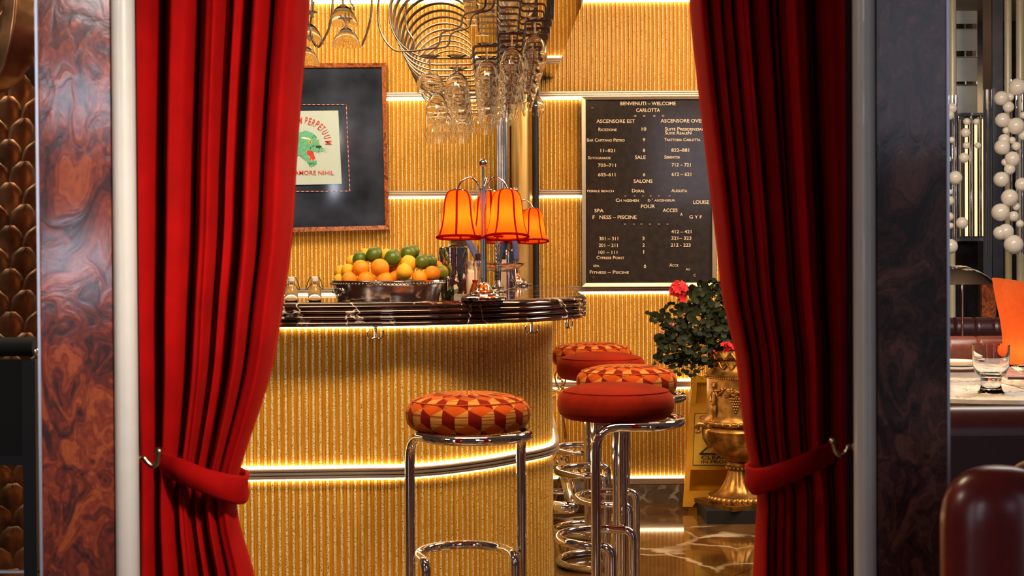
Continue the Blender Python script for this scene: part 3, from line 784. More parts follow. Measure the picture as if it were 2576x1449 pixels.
# cake stand and twisted metal stem
b = P(1252, 735, 5.75); b.z = CT
t = thing('glass_cake_stand', 'wide cut glass bowl on a diamond-patterned silver stem', 'stand', b)
MB().lathe([(0, 0), (.036, 0), (.037, .004), (.034, .009), (.026, .014), (.027, .020), (.016, .034), (.010, .046), (.0085, .05), (0, .05)], b, 32).build('foot', 'nickel', t)
mb = MB()
for k in range(8):
    for s_ in (-1, 1):
        mb.tube([b+Vector((.0088*math.cos(2*PI*k/8+s_*j*.35), .0088*math.sin(2*PI*k/8+s_*j*.35), .048+.21*j/30)) for j in range(31)], .0013, 5)
mb.tube([b+Vector((0, 0, .045)), b+Vector((0, 0, .26))], .0082, 14)
mb.build('stem', 'nickel', t)
MB().lathe([(.010, .082), (.045, .083), (.075, .095), (.104, .108), (.108, .116), (.106, .117), (.10, .111), (.073, .099), (.044, .087), (.010, .086)], b, 40, fn=lambda a, z: 1+.02*math.cos(16*a)).build('bowl', 'glass', t)
# folded card and mint
b = P(1157, 752, 4.88); b.z = CT
t = tag(MB().box(b.x-.020, b.x+.022, b.y-.01, b.y+.03, CT, CT+.018).build('card_box', 'porcelain'), 'small white card box between bowl and front lamp', 'box')
mb = MB(); bm_ = P(1128, 750, 4.90)
for k in range(26):
    a = random.uniform(0, 2*PI); r = random.uniform(0, .016); p = Vector((bm_.x+r*math.cos(a)*1.3, bm_.y+r*math.sin(a), CT+.003+random.uniform(0, .016)))
    ax = Vector((random.uniform(-1, 1), random.uniform(-1, 1), random.uniform(0, .6))).normalized()*.010; sd = ax.cross(Vector((0, 0, 1))).normalized()*.005
    mb.add([p, p+ax*.5+sd, p+ax, p+ax*.5-sd], [(0, 1, 2, 3)])
tag(mb.build('mint_sprigs', 'mint'), 'little heap of mint leaves behind the right end of the silver bowl', 'herbs')
# second shaker, in the gap behind the cake stand
b = P(1276, 735, 6.2); b.z = CT
t = thing('chrome_jug', 'tall plain chrome jug behind the glass cake stand', 'jug', b)
MB().lathe([(0, 0), (.040, 0), (.042, .01), (.040, .16), (.042, .172), (.038, .17), (.036, .02), (0, .015)], b, 32).build('body', 'chrome', t)
b = P(1262, 735, 6.0); b.z = CT
tag(MB().box(b.x-.022, b.x+.02, 5.99, 6.03, CT, CT+.13).build('paper_bag', 'wax'), 'small pale paper bag standing behind the cake stand', 'bag')

# ---------------------------------------------------------------- chrome column at the wall
cb = P(1303, 712, 7.06)
t = thing('wall_column', 'tall polished chrome and gold column against the wall behind the rear lamp', 'column', (cb.x, 7.04, CT))
MB().lathe([(.055, 0), (.055, .9), (.055, 1.03)], (P(1313, 700, 7.06).x, 7.10, CT), 40, sy=1.2).build('gold_half', 'soft_brass', t)
MB().lathe([(.036, 0), (.036, 1.03)], (P(1268, 700, 7.06).x, 7.08, CT), 32).build('silver_half', 'nickel', t)
MB().lathe([(.017, 0), (.017, 1.03)], (P(1349, 700, 7.04).x, 7.05, CT), 20).build('black_rod', 'black', t)
MB().box(P(1254, 700, 7.04).x-.004, P(1254, 700, 7.04).x+.002, 7.02, 7.09, CT, 2.13).build('edge_strip', 'steel', t)

# ---------------------------------------------------------------- framed scarf
YF = 7.085
T = lambda q, d=YF: P(q[0], q[1], d)
t = thing('framed_scarf', 'burl-framed smoked glass with a white roaring panther scarf on the gold wall', 'picture', P(780, 370, YF))
oc = [(585, 160), (970, 158), (979, 577), (585, 588)]; ic = [(597, 171), (960, 169), (969, 567), (597, 576)]
mb = MB()
for i in range(4):
    a, b_, c_, d_ = oc[i], oc[(i+1) % 4], ic[(i+1) % 4], ic[i]
    mb.poly([T(a, 7.055), T(b_, 7.055), T(c_, 7.06), T(d_, 7.06)], thick=(0, .055, 0))
mb.build('frame', 'burl_frame', t)
MB().poly([T(q, 7.075) for q in ic], thick=(0, .02, 0)).build('glass_pane', 'navy_glass', t)
sc_ = MB().grid(lambda u, v: (lambda L_, R_: L_.lerp(R_, u)+Vector((0, .0015*math.sin(u*19)*math.sin(v*7), 0)))(T((600, 282)).lerp(T((600, 467)), v)+Vector((0, -.018, 0)), T((852, 279)).lerp(T((861, 463.5)), v)+Vector((0, -.018, 0))), 20, 16, flip=True)
scarf = sc_.build('scarf', 'scarf', t)
E = lambda zx, zy: (740+zx/5.575, 240+zy/5.575)
DS = YF-.022
def inkpoly(mb, pts, dd=0.0, mi=0): mb.poly([P(*E(*p), DS-dd) for p in pts], mi)
mb = MB()
head = [(-60, 600), (-20, 560), (20, 535), (45, 530), (60, 520), (80, 518), (95, 508), (110, 512), (140, 500), (168, 486), (172, 502), (200, 505), (240, 520), (280, 545), (305, 565), (325, 595), (345, 630), (352, 665), (355, 690), (385, 715), (405, 745), (402, 775), (378, 795), (350, 785), (330, 792), (295, 790), (275, 800), (275, 820), (285, 850), (300, 890), (318, 915), (316, 950), (312, 970), (290, 975), (270, 1000), (258, 985), (240, 1010), (225, 985), (205, 990), (205, 950), (180, 940), (165, 900), (150, 915), (140, 880), (120, 885), (105, 855), (80, 850), (75, 830), (40, 848), (10, 830), (-50, 800)]
inkpoly(mb, head, 0, 0)
inkpoly(mb, [(175, 795), (185, 778), (210, 768), (245, 780), (270, 798), (275, 830), (290, 860), (305, 905), (280, 922), (240, 912), (215, 890), (215, 850), (190, 835)], .0008, 1)
for cxx, cyy, a, b_ in ((225, 655, 28, 20), (335, 630, 13, 18)):
    inkpoly(mb, [(cxx+a*math.cos(q), cyy+b_*math.sin(q)) for q in [2*PI*i/16 for i in range(16)]], .0008, 2)
    inkpoly(mb, [(cxx+a*.25*math.cos(q), cyy+b_*.8*math.sin(q)) for q in [2*PI*i/10 for i in range(10)]], .0014, 3)
inkpoly(mb, [(300, 712), (318, 704), (350, 703), (380, 706), (386, 722), (365, 735), (352, 745), (335, 732), (315, 736), (303, 726)], .0014, 3)
inkpoly(mb, [(95, 592), (130, 583), (180, 590), (215, 602), (242, 628), (200, 618), (150, 612), (115, 605)], .0008, 4)
inkpoly(mb, [(308, 612), (330, 600), (338, 608), (318, 622)], .0008, 4)
for x, y, dx, dy in ((205, 845, 12, 26), (218, 885, 12, -22), (245, 915, 8, -34), (262, 918, 6, -18), (285, 915, 6, -26), (300, 912, 14, -32), (280, 797, 5, 22), (300, 792, 5, 14), (325, 790, 4, 12), (345, 792, 4, 10), (365, 792, 3, 24)):
    inkpoly(mb, [(x-6, y), (x+6, y), (x+dx*.5, y+dy)], .0018, 4)
random.seed(3)
def stroke(a, b_, w_, mi=3, dd=.0022):
    ax, ay = a; bx, by = b_; L_ = math.hypot(bx-ax, by-ay) or 1; nx, ny = -(by-ay)/L_*w_, (bx-ax)/L_*w_
    inkpoly(mb, [(ax+nx, ay+ny), (bx, by), (ax-nx, ay-ny)], dd, mi)
for k in range(120):
    x = random.uniform(-40, 300); y = random.uniform(530, 850)
    if (x > 170 and y > 760) or (190 < x < 260 and 625 < y < 685): continue
    if y > 560+ (300-x)*.05 and x-300 < (y-560)*.3 and not (x > 100 and 580 < y < 630): stroke((x, y), (x+random.uniform(-22, -8), y+random.uniform(8, 26)), 1.8)
for k in range(24):
    x = random.uniform(205, 300); y = random.uniform(925, 960); stroke((x, y), (x+random.uniform(-6, 4), y+28), 1.8)
for a, b_ in (((230, 735), (235, 785)), ((235, 785), (275, 800)), ((228, 740), (255, 705)), ((255, 705), (305, 700)), ((352, 745), (350, 785)), ((350, 785), (300, 792)), ((270, 560), (330, 598))): stroke(a, b_, 3.0)
for a, b_ in (((405, 745), (465, 738)), ((408, 752), (490, 755)), ((405, 765), (500, 800)), ((400, 775), (470, 820)), ((360, 790), (345, 830))): stroke(a, b_, 1.6)
mb.build('panther_print', ['teal', 'red_ink', 'eye', 'ink', 'white_ink'], scarf, smooth=False)
mb = MB()
for ch, zx, zy, deg, wd in (('M', 84, 350, 2, 52), ('P', 170, 350, 7, 34), ('E', 222, 363, 15, 36), ('R', 272, 383, 22, 40), ('P', 325, 400, 32, 36), ('E', 368, 440, 40, 36), ('T', 398, 468, 48, 36), ('U', 432, 515, 60, 40), ('U', 462, 580, 74, 42), ('M', 480, 662, 88, 50)):
    cx_, cy_ = E(zx, zy); put_text(mb, ch, cx_-wd/11.15, cx_+wd/11.15, cy_, 96/5.575 if ch != 'M' or zx < 200 else 92/5.575, DS, bold=.004, rot=math.radians(deg))
mb.build('arched_lettering', 'red_ink', scarf, smooth=False); mb = MB()
cx0, cy0 = E(5, 1084); cx1, _ = E(555, 1084)
put_text(mb, 'AMORE NIHIL', cx0, cx1, cy0, 60/5.575, DS, bold=.005)
mb.build('lettering', 'red_ink', scarf, smooth=False)
mb = MB()
for (a, b_) in (((600, 264), (871, 263)), ((871, 263), (880, 480.5)), ((880, 480.5), (600, 483))):
    n_ = int(math.hypot(b_[0]-a[0], b_[1]-a[1])/6)
    for i in range(n_):
        q0 = (a[0]+(b_[0]-a[0])*i/n_, a[1]+(b_[1]-a[1])*i/n_); q1 = (a[0]+(b_[0]-a[0])*(i+.96)/n_, a[1]+(b_[1]-a[1])*(i+.96)/n_)
        mb.tube([P(*q0, YF-.016), P(*q1, YF-.016)], .0016, 5, mi=i % 2)
mb.build('striped_border', ['red_ink', 'white_ink'], t)

# ---------------------------------------------------------------- directory board
YB = 7.07
t = thing('directory_board', 'tall dark directory board with cream lettering in a champagne metal frame', 'sign', P(1640, 480, YB))
oc = [(1463, 243), (1815, 240), (1800, 721), (1465, 721)]; oc = [(1463, 243), (1802, 241), (1802, 720), (1465, 721)]
ic = [(1473, 251), (1792, 249), (1792, 711), (1474, 712)]
mb = MB()
for i in range(4):
    a, b_, c_, d_ = oc[i], oc[(i+1) % 4], ic[(i+1) % 4], ic[i]
    mb.poly([P(*a, 7.05), P(*b_, 7.05), P(*c_, 7.055), P(*d_, 7.055)], thick=(0, .05, 0))
mb.build('frame', 'champagne', t)
pan = MB().poly([P(*q, YB) for q in ic], thick=(0, .02, 0)).build('board_panel', 'board', t)
B = lambda zx: 1340+zx/2.786
BY = lambda zy: 200+zy/2.786
mb = MB(); hh = 9.0
LN = [('BENVENUTI – WELCOME', 615, 1002, 168, 1, 0), ('CARLOTTA', 725, 892, 215, 1, 0), ('ASCENSORE EST', 447, 716, 292, 1, 0), ('ASCENSORE OVEST', 897, 1218, 289, 1, 0),
 ('Ricezione', 461, 589, 350, .95, 1), ('10', 764, 796, 347, .95, 0), ('Suite Presidenziale', 927, 1212, 346, .95, 1), ('Suite RealeN', 928, 1112, 374, .9, 1),
 ('Bar Capitano Pietro', 380, 645, 424, .9, 1), ('9', 772, 788, 422, .95, 0), ('Trattoria Carlotta', 922, 1175, 421, .9, 1),
 ('11–821', 475, 577, 498, .95, 0), ('8', 772, 788, 497, .95, 0), ('822–881', 972, 1096, 495, .95, 0),
 ('Sotogrande', 387, 546, 548, .85, 1), ('SALE', 717, 792, 545, 1, 0), ('Seminter', 923, 1033, 543, .9, 1), ('703–711', 458, 583, 601, .95, 0), ('712 – 721', 974, 1107, 598, .95, 0),
 ('603–611', 458, 580, 667, .95, 0), ('6', 773, 789, 666, .95, 0), ('612 – 621', 974, 1111, 664, .95, 0), ('SALONS', 708, 840, 712, 1, 0),
 ('PEBBLE BEACH', 382, 569, 782, .6, 0), ('Doral', 696, 785, 779, .95, 1), ('Augusta', 972, 1083, 778, .95, 1),
 ('Ch ngemen', 582, 743, 846, .9, 1), ("d ' ascenseur", 808, 997, 845, .8, 1), ('LOUISE', 1126, 1236, 859, 1, 0), ('POUR', 759, 857, 889, 1, 0), ('SPA', 433, 497, 919, 1, 0), ('ACCES', 912, 1015, 917, 1, 0), ('A', 1034, 1051, 945, .9, 0),
 ('F', 420, 436, 965, 1, 0), ('NESS – PISCINE', 468, 728, 965, 1, 0), ('G Y F', 1098, 1186, 963, .9, 0),
 ('412 – 421', 972, 1112, 1066, .95, 0), ('301 – 311', 467, 599, 1115, .95, 0), ('3', 768, 784, 1114, .95, 0), ('321– 323', 972, 1112, 1112, .95, 0),
 ('201 – 211', 463, 596, 1162, .95, 0), ('2', 769, 785, 1160, .95, 0), ('212 - 223', 968, 1107, 1160, .95, 0), ('101 – 111', 462, 593, 1211, .95, 0), ('1', 775, 781, 1208, .95, 0),
 ('Cypress Point', 447, 642, 1248, .95, 1), ('SPA', 425, 467, 1307, .65, 0), ('0', 779, 795, 1310, .95, 0), ('Acce', 958, 1020, 1300, .9, 1), ('AU', 1072, 1102, 1330, .65, 0), ('Fitness – Piscine', 400, 674, 1350, .9, 1), ('C', 1128, 1142, 1372, .7, 0)]
for s_, a, b_, y, k, sc in LN:
    mb = MB(); put_text(mb, s_, B(a), B(b_), BY(y), hh*k, YB-.003, sc=bool(sc), bold=.01); mb.build('text_line', 'letter', pan, smooth=False)
mb = MB()
for x in (718, 781, 852, 913): put_text(mb, '*', B(x-9), B(x+9), BY(255), 9, YB-.003)
for y, xs in ((816, (650, 715, 773, 828, 885, 958)), (1013, (647, 709, 762, 822, 885, 945))):
    for x in xs: mb.poly([P(B(x-6), BY(y)-.5, YB-.003), P(B(x+6), BY(y)-.5, YB-.003), P(B(x+6), BY(y)+.6, YB-.003), P(B(x-6), BY(y)+.6, YB-.003)])
mb.build('lettering', 'letter', pan, smooth=False)
for q in ((1491, 272), (1493, 698)): MB().tube([P(*q, YB-.006)+Vector((.0045*math.cos(a), 0, .0045*math.sin(a))) for a in [2*PI*i/14 for i in range(14)]], .0015, 6, closed=True).build('lock', 'brass', t)
for o in [c for c in t.children if c.name.startswith('lock')]: pass

# ---------------------------------------------------------------- overhead glass rack
HC = -.261; HR = .149; z0 = 2.07-HR
rack = thing('wine_glass_rack', 'bronze wire rack of looping rails carrying upside-down wine glasses above the bar', 'rack', (-.1, 5.6, 2.13))
def hoop(Y, dx):
    xs = (-.128, -.040, .050, .142)
    l_ = [Vector((-.158, Y, 2.155))]
    for i in range(27):
        a = PI*.24+PI*1.26*i/26; l_.append(Vector((HC+dx+HR*math.cos(a)*1.0, Y, 2.07+HR*math.sin(a))))
    st = [Vector((xs[0]+dx, Y, z0)), Vector((xs[0]+dx, Y, z0+.040)), Vector((xs[1]+dx, Y, z0+.040)), Vector((xs[1]+dx, Y, z0+.082)), Vector((xs[2]+dx, Y, z0+.082)), Vector((xs[2]+dx, Y, z0+.125)), Vector((xs[3]+dx, Y, z0+.125)), Vector((xs[3]+dx+.004, Y, z0+.21))]
    return l_+fillet([l_[-1]]+st, .016, 5)[1:]
HY = [4.83+.16*k for k in range(13)]
for Y in HY:
    dx = -.012*(Y-4.76)
    mb = MB(); mb.tube(hoop(Y, dx), .0032, 8); mb.tube(hoop(Y+.018, dx+.002), .0032, 8); mb.build('wire_hoop', 'wire', rack)
for off in (0, 1):
    pts = [(957+off*96, -30), (953+off*74, 0), (950+off*70, 30), (955+off*68, 70), (968+off*72, 100), (985+off*55, 120), (1005+off*30, 129), (1050, 127-off*2)]
    pts2 = [(1050, 127), (1105+off*24, 117), (1108+off*25, 82), (1160+off*22, 70), (1164+off*22, 36), (1220+off*20, 24), (1224+off*20, -20)]
    c = [P(v.x, v.z, 4.55+off*.06) for v in catmull([(x, 0, y) for x, y in pts], 5)][:-1]+fillet([P(x, y, 4.55+off*.06) for x, y in pts2], .018, 5)
    MB().tube(c, .0032, 8).build('front_wire', 'wire', rack)
for q in ([(838, -25), (836, 20), (829, 66), (816, 96), (803, 117), (797, 114)], [(936, -25), (934, 30), (926, 72), (913, 108), (909, 113)], [(879, -12), (884, 8), (890, 16), (889, 26)], [(796, 118), (786, 100), (783, 70), (783, 40), (786, -20)]):
    MB().tube([P(v.x, v.z, 4.7) for v in catmull([(x, 0, y) for x, y in q], 6)], .0035, 8).build('side_wire', 'wire', rack)
for x, y in ((.13, 4.80), (.10, 6.7)): MB().tube([(x, y, z0+.20), (x, y, 2.135)], .004, 8).build('hanger', 'wire', rack)

def glass_profile(bh, br, stem, rim):
    """upside-down stem glass, foot at z=0, hanging down; closed shell"""
    s = .0014
    out = [(0, 0.001), (.032, .0), (.033, -.0015), (.018, -.005), (.006, -.009), (.0038, -.016), (.0035, -stem), (.006, -stem-.006)]
    bowl = [(.55, .12), (.84, .30), (.98, .52), (1.0, .64), (rim*.5+.5, .82), (rim, 1.0)]
    out += [(br*a, -stem-.004-bh*b) for a, b in bowl]
    inn = [(br*a-s, -stem-.006-bh*b+(.001 if b < 1 else .002)) for a, b in bowl[::-1]]
    return [(p.x, p.z) for p in catmull([(a, 0, b) for a, b in out], 3)] + inn + [(0, -stem-.010)]
def make_glass(name, bh, br, stem, rim):
    mb = MB(); mb.lathe(glass_profile(bh, br, stem, rim), seg=28); return mb.build(name, 'glass', sharp=60)
types = [make_glass('wine_glass', .072, .046, .050, .95), make_glass('wine_glass', .120, .043, .048, .72), make_glass('wine_glass', .105, .056, .040, .80)]
cols = [(1085, 0), (1152, 0), (1228, 1), (1291, 2), (1349, 3)]
rows = [HY[2*k]+.009 for k in range(7)]
rw = ['first', 'second', 'third', 'fourth', 'fifth', 'sixth', 'seventh']; cw = ['leftmost', 'second', 'middle', 'fourth', 'rightmost']
used = set()
for j, Y in enumerate(rows):
    for i, (px, lv) in enumerate(cols):
        if j in (1, 3) and i in (0,): continue
        if j == 5 and i in (0, 1, 2, 4): continue
        k = 0 if (i == 0 and j == 0) else (2 if j >= 5 else 1)
        o = types[k] if k not in used else types[k].copy()
        if k in used: COL.objects.link(o)
        used.add(k)
        x = (px-1288)*4.84/F - .016*(Y-4.84)
        if j == 6: x = ((1100, 1158, 1217, 1277, 1343)[i]-1288)*Y/F
        o.location = (x, Y, z0+[0, .040, .082, .125][lv]+.0085)
        tag(o, '%s wine glass hanging upside down in the %s row, %s from left' % ('wide-bowled' if k == 0 else ('round tall' if k == 2 else 'tulip-shaped'), rw[j], cw[i]) if i in (1, 2, 3) else '%s wine glass hanging upside down, %s of the %s row' % ('wide-bowled' if k == 0 else ('round tall' if k == 2 else 'tulip-shaped'), cw[i], rw[j]), 'wine glass', 'wine glasses hanging from the wire rack')
# coupes at the left of the rack
cp_ = MB(); pr = [(0, .001), (.030, 0), (.031, -.0015), (.012, -.006), (.004, -.010), (.0038, -.034), (.012, -.040), (.026, -.050), (.038, -.068), (.046, -.088), (.0515, -.104), (.0500, -.104), (.0445, -.088), (.0365, -.070), (.025, -.053), (.010, -.044), (0, -.043)]
cp_.lathe(pr, seg=36); coupe = cp_.build('coupe_glass', 'glass', sharp=60)
for k, (px, py, Y, lab) in enumerate(((863, 63, 4.75, 'upper bell-shaped glass hanging upside down near the left curtain'), (871, 117, 4.95, 'lower bell-shaped glass hanging below its twin near the left curtain'), (768, 166, 4.8, 'bell-shaped glass half hidden behind the left curtain edge, lower one'), (775, 110, 4.65, 'bell-shaped glass half hidden behind the left curtain edge, upper one'))):
    o = coupe if k == 0 else coupe.copy()
    if k: COL.objects.link(o)
    p = P(px, py, Y); o.location = (p.x, Y, p.z+.104)
    for s_ in (-1, 1): MB().tube([(p.x+s_*.0085, Y-.10, p.z+.104-.0085), (p.x+s_*.0085, Y+.06, p.z+.104-.0085), (p.x+s_*.0085, Y+.08, p.z+.15)], .003, 8).build('side_rail', 'wire', rack)
    tag(o, lab, 'glass', 'bell-shaped glasses hanging left of the rack')

# ---------------------------------------------------------------- urn with plant
UY = 6.72
ub = P(1858, 1300, UY)
UX = ub.x; S_ = UY/F
zz = lambda py: P(1840, py, UY).z
pl = zz(1312)
tag(MB().box(UX-.175, UX+.175, UY-.175, UY+.175, 0, .062).build('black_plinth', 'black', sharp=20), 'low black stone slab under the gold urn', 'plinth')
P0 = .062
urn = thing('gold_urn', 'large antique gold urn with vine relief and ram head handles', 'urn', (UX, UY, P0))
rotm = Matrix.Rotation(.5, 3, 'Z')
bb = MB()
hw = .155; cs = [rotm @ Vector((a*hw, b_*hw, 0)) for a, b_ in ((-1, -1), (1, -1), (1, 1), (-1, 1))]
bb.poly([Vector((UX+c.x*.96, UY+c.y*.96, P0)) for c in cs], thick=(0, 0, zz(1258)-P0)); bb.build('square_base', 'gold', urn, sharp=20)
def R(px): return (1858-px)*S_
def up(tab, seg=64, fn=None): return MB().lathe([(max(0, r), z) for r, z in tab], (UX, UY, 0), seg, fn=fn)
up([(0, zz(1262)), (R(1782), zz(1262)), (R(1779), zz(1252)), (R(1784), zz(1244)), (R(1800), zz(1240)), (R(1812), zz(1230)), (R(1822), zz(1215)), (R(1828), zz(1200)), (R(1833), zz(1180)), (R(1830), zz(1176)), (R(1827), zz(1168)), (R(1832), zz(1160))], fn=lambda a, z: 1+.05*math.cos(14*a) if z > zz(1238) and z < zz(1180) else 1).build('stem', 'gold', urn)
bd = MB()
for k in range(34):
    a = 2*PI*k/34; bd.ball((UX+R(1783)*math.cos(a), UY+R(1783)*math.sin(a), zz(1252)), .016, 8, 5, sz=1.2)
bd.build('foot_beading', 'gold', urn); bd = MB()
for k in range(18):
    a = 2*PI*k/18; bd.ball((UX+R(1829)*math.cos(a), UY+R(1829)*math.sin(a), zz(1176)), .010, 8, 5)
bd.build('neck_beading', 'gold', urn)
up([(R(1830), zz(1160)), (R(1822), zz(1152)), (R(1815), zz(1146)), (R(1800), zz(1140)), (R(1784), zz(1120)), (R(1772), zz(1098)), (R(1768), zz(1080)), (R(1772), zz(1074)), (R(1778), zz(1070))], 96, fn=lambda a, z: 1+.035*abs(math.cos(7*a))).build('gadrooned_bowl', 'gold', urn)
up([(R(1778), zz(1070)), (R(1772), zz(1066)), (R(1770), zz(1058)), (R(1776), zz(1052)), (R(1779), zz(1040)), (R(1780), zz(1000)), (R(1780), zz(950)), (R(1776), zz(946)), (R(1774), zz(940)), (R(1780), zz(936)), (R(1790), zz(925)), (R(1792), zz(905)), (R(1782), zz(895)), (R(1790), zz(880)), (R(1800), zz(880)), (R(1802), zz(900)), (0, zz(905))]).build('body', 'gold', urn)
rp = MB()
rr_ = R(1772)+.002
rp.tube([(UX+rr_*math.cos(a), UY+rr_*math.sin(a), zz(1060)+.003*math.sin(30*a)) for a in [2*PI*i/180 for i in range(180)]], .008, 8, closed=True)
for k in range(60):
    a = 2*PI*k/60; rp.ball((UX+rr_*math.cos(a), UY+rr_*math.sin(a), zz(1060)), .0105, 6, 5, sz=.9)
for k in range(90):
    a = 2*PI*k/90; r_ = R(1775); rp.ball((UX+r_*math.cos(a), UY+r_*math.sin(a), zz(947)), .0048, 6, 4)
for k in range(16):
    a = 2*PI*k/16; r_ = R(1788)
    rp.tube(catmull([(UX+r_*math.cos(a+q*.16), UY+r_*math.sin(a+q*.16), zz(915)+.016*math.sin(q*2.2+k)) for q in (-1.2, -.6, 0, .6, 1.2)], 4), .0045, 6)
    rp.ball((UX+(r_+.002)*math.cos(a+.1), UY+(r_+.002)*math.sin(a+.1), zz(912)), .009, 7, 5)
    rp.tube(catmull([(UX+R(1784)*math.cos(a+q*.18), UY+R(1784)*math.sin(a+q*.18), zz(893)+.014*math.cos(q*3)) for q in (-1, -.5, 0, .5, 1)], 4), .006, 6)
rp.build('rope_band', 'gold', urn)
# relief: figure, garland, grapes
def on_body(a, z, o=.0): r_ = R(1780)+o; return Vector((UX+r_*math.cos(a), UY+r_*math.sin(a), z))
fg = MB()
for fa in (math.radians(-146), math.radians(-30)):
    def fp(px_off, py, o=.004): return on_body(fa+px_off*S_/R(1780), zz(py), o)
    fg.tube(catmull([fp(0, 975), fp(-1, 985), fp(1, 1000), fp(-1, 1015)], 5), [.009]*5+[.012]*5+[.013]*5+[.011], 10)
    fg.ball(fp(0, 967, .008), .0125, 12, 8); fg.ball(fp(0, 962, .006), .013, 10, 6, sz=.7)
    for s_ in (-1, 1):
        fg.tube(catmull([fp(s_*4, 1014), fp(s_*5, 1030, .008), fp(s_*4, 1042), fp(s_*5, 1053)], 5), [.009]*5+[.0078]*5+[.006]*5+[.005], 8)
        fg.ball(fp(s_*6, 1054, .010), .006, 8, 5)
    fg.tube(catmull([fp(6, 980), fp(14, 990, .012), fp(20, 984, .012), fp(27, 978, .008)], 5), [.006]*5+[.005]*5+[.004]*5+[.004], 8)
    fg.tube(catmull([fp(-6, 980), fp(-12, 988), fp(-11, 1000, .010), fp(-7, 1006, .012)], 5), .005, 8)
    for k in range(12): fg.ball(fp(4+k*4.2+random.uniform(-2, 2), 968+ (k-6)**2*.15+6+random.uniform(-3, 3), .005), random.uniform(.006, .011), 8, 5)
    for j in range(6):
        for i in range(6-j): fg.ball(fp(58+(i-(5-j)/2)*5.2, 996+j*6.5, .007), .0066, 8, 6)
    for k in range(14):
        q = fp(44+random.uniform(-8, 26), 985+random.uniform(-12, 10), .006); fg.ball(q, random.uniform(.008, .012), 7, 5, sx=1.2, sz=.8)
fg.build('vine_relief', 'gold', urn)
rh = MB(); hb = P(1772, 1085, UY-.05)
# ram head at the left side of the bowl
c0 = Vector((UX-R(1770)*.93, UY-.06, zz(1085)))
rh.tube([c0+Vector((.02, 0, .012)), c0+Vector((-.008, -.008, .004)), c0+Vector((-.006, -.016, -.020)), c0+Vector((.004, -.022, -.050)), c0+Vector((.010, -.026, -.066))], [.020, .026, .021, .014, .009], 14)
for s_, dx_ in ((1, 0), (-1, 0)):
    rh.tube(catmull([c0+Vector((-.004, -.006, .018)), c0+Vector((s_*.02-.004, -.012, .040)), c0+Vector((s_*.05, -.010, .042)), c0+Vector((s_*.068 if s_ > 0 else -.048, -.006, .020)), c0+Vector((.080 if s_ > 0 else -.050, -.008, .006)), c0+Vector((.10 if s_ > 0 else -.034, -.012, .010))], 5), [.013]*5+[.013]*5+[.012]*5+[.010]*5+[.008]*5+[.005], 10)
rh.ball(c0+Vector((.016, -.024, -.004)), .004, 8, 6); rh.ball(c0+Vector((.030, -.016, .002)), .010, 8, 6, sx=1.6, sz=.6)
rh.build('ram_head_handle', 'gold', urn)

plant = thing('potted_ivy', 'dark leafy trailing plant with red flowers growing out of the gold urn', 'plant', (UX, UY, zz(890)))
random.seed(11)
blobs = [(1760, 810, 60), (1700, 800, 45), (1800, 760, 50), (1720, 860, 48), (1780, 880, 46), (1690, 880, 36), (1820, 830, 60), (1850, 790, 60), (1770, 735, 34), (1810, 715, 24), (1665, 860, 22), (1655, 905, 16), (1700, 915, 20), (1730, 905, 26), (1760, 925, 20), (1650, 800, 16), (1805, 905, 24), (1870, 860, 50), (1740, 760, 40)]
wts = [b_[2]**2 for b_ in blobs]
fl = MB(); 
for k in range(1500):
    bx, by, br = random.choices(blobs, wts)[0]
    v = Vector((random.gauss(0, 1), random.gauss(0, 1), random.gauss(0, 1))).normalized()*random.uniform(.35, 1.0)**.5
    px, py = bx+v.x*br, by+v.z*br; dd = UY-.02+v.y*br*S_*1.1
    if py > 690+250: continue
    c = P(px, py, dd); s_ = random.uniform(.011, .020)
    nrm = (Vector((v.x, v.y-.6, v.z+.4))+Vector((random.uniform(-.7, .7), random.uniform(-.7, .7), random.uniform(-.5, .5)))).normalized()
    u_ = nrm.orthogonal().normalized(); u_.rotate(Matrix.Rotation(random.uniform(0, 6.28), 3, nrm)); w_ = nrm.cross(u_)
    vs = [c-nrm*s_*.18]
    for i in range(8):
        a = 2*PI*i/8; rr = s_*(1.0 if i else .45)*(1+.08*math.cos(3*a)); vs.append(c+u_*rr*math.cos(a)+w_*rr*math.sin(a)*.92)
    fl.add(vs, [(0, 1+i, 1+(i+1) % 8) for i in range(8)])
fl.build('foliage', 'leaf', plant)
st = MB()
for bx, by, br in blobs:
    e = P(bx, by, UY-.03); s0 = Vector((UX, UY, zz(895)))
    st.tube(catmull([s0, s0.lerp(e, .4)+Vector((0, 0, .05)), e, e+Vector((random.uniform(-.05, 0), -.01, -.03))], 5), .0022, 5)
for tip in [(1628, 792), (1640, 805), (1650, 840), (1720, 940), (1700, 938)]:
    e = P(*tip, UY-.06); st.tube(catmull([P(tip[0]+50, tip[1]+14, UY-.04), P(tip[0]+22, tip[1]-2, UY-.05), e], 5), .0016, 5)
    for q in range(5):
        c = P(tip[0]+q*9, tip[1]+random.uniform(-7, 7), UY-.06); s_ = .012
        u_ = Vector((1, random.uniform(-.5, .5), random.uniform(-.5, .5))).normalized(); w_ = u_.cross(Vector((0, 1, 0))).normalized()
        st.add([c]+[c+u_*s_*math.cos(2*PI*i/7)+w_*s_*.8*math.sin(2*PI*i/7)+Vector((0, .002, 0)) for i in range(7)], [(0, 1+i, 1+(i+1) % 7) for i in range(7)], 1)
st.build('stems', ['stem', 'leaf'], plant)
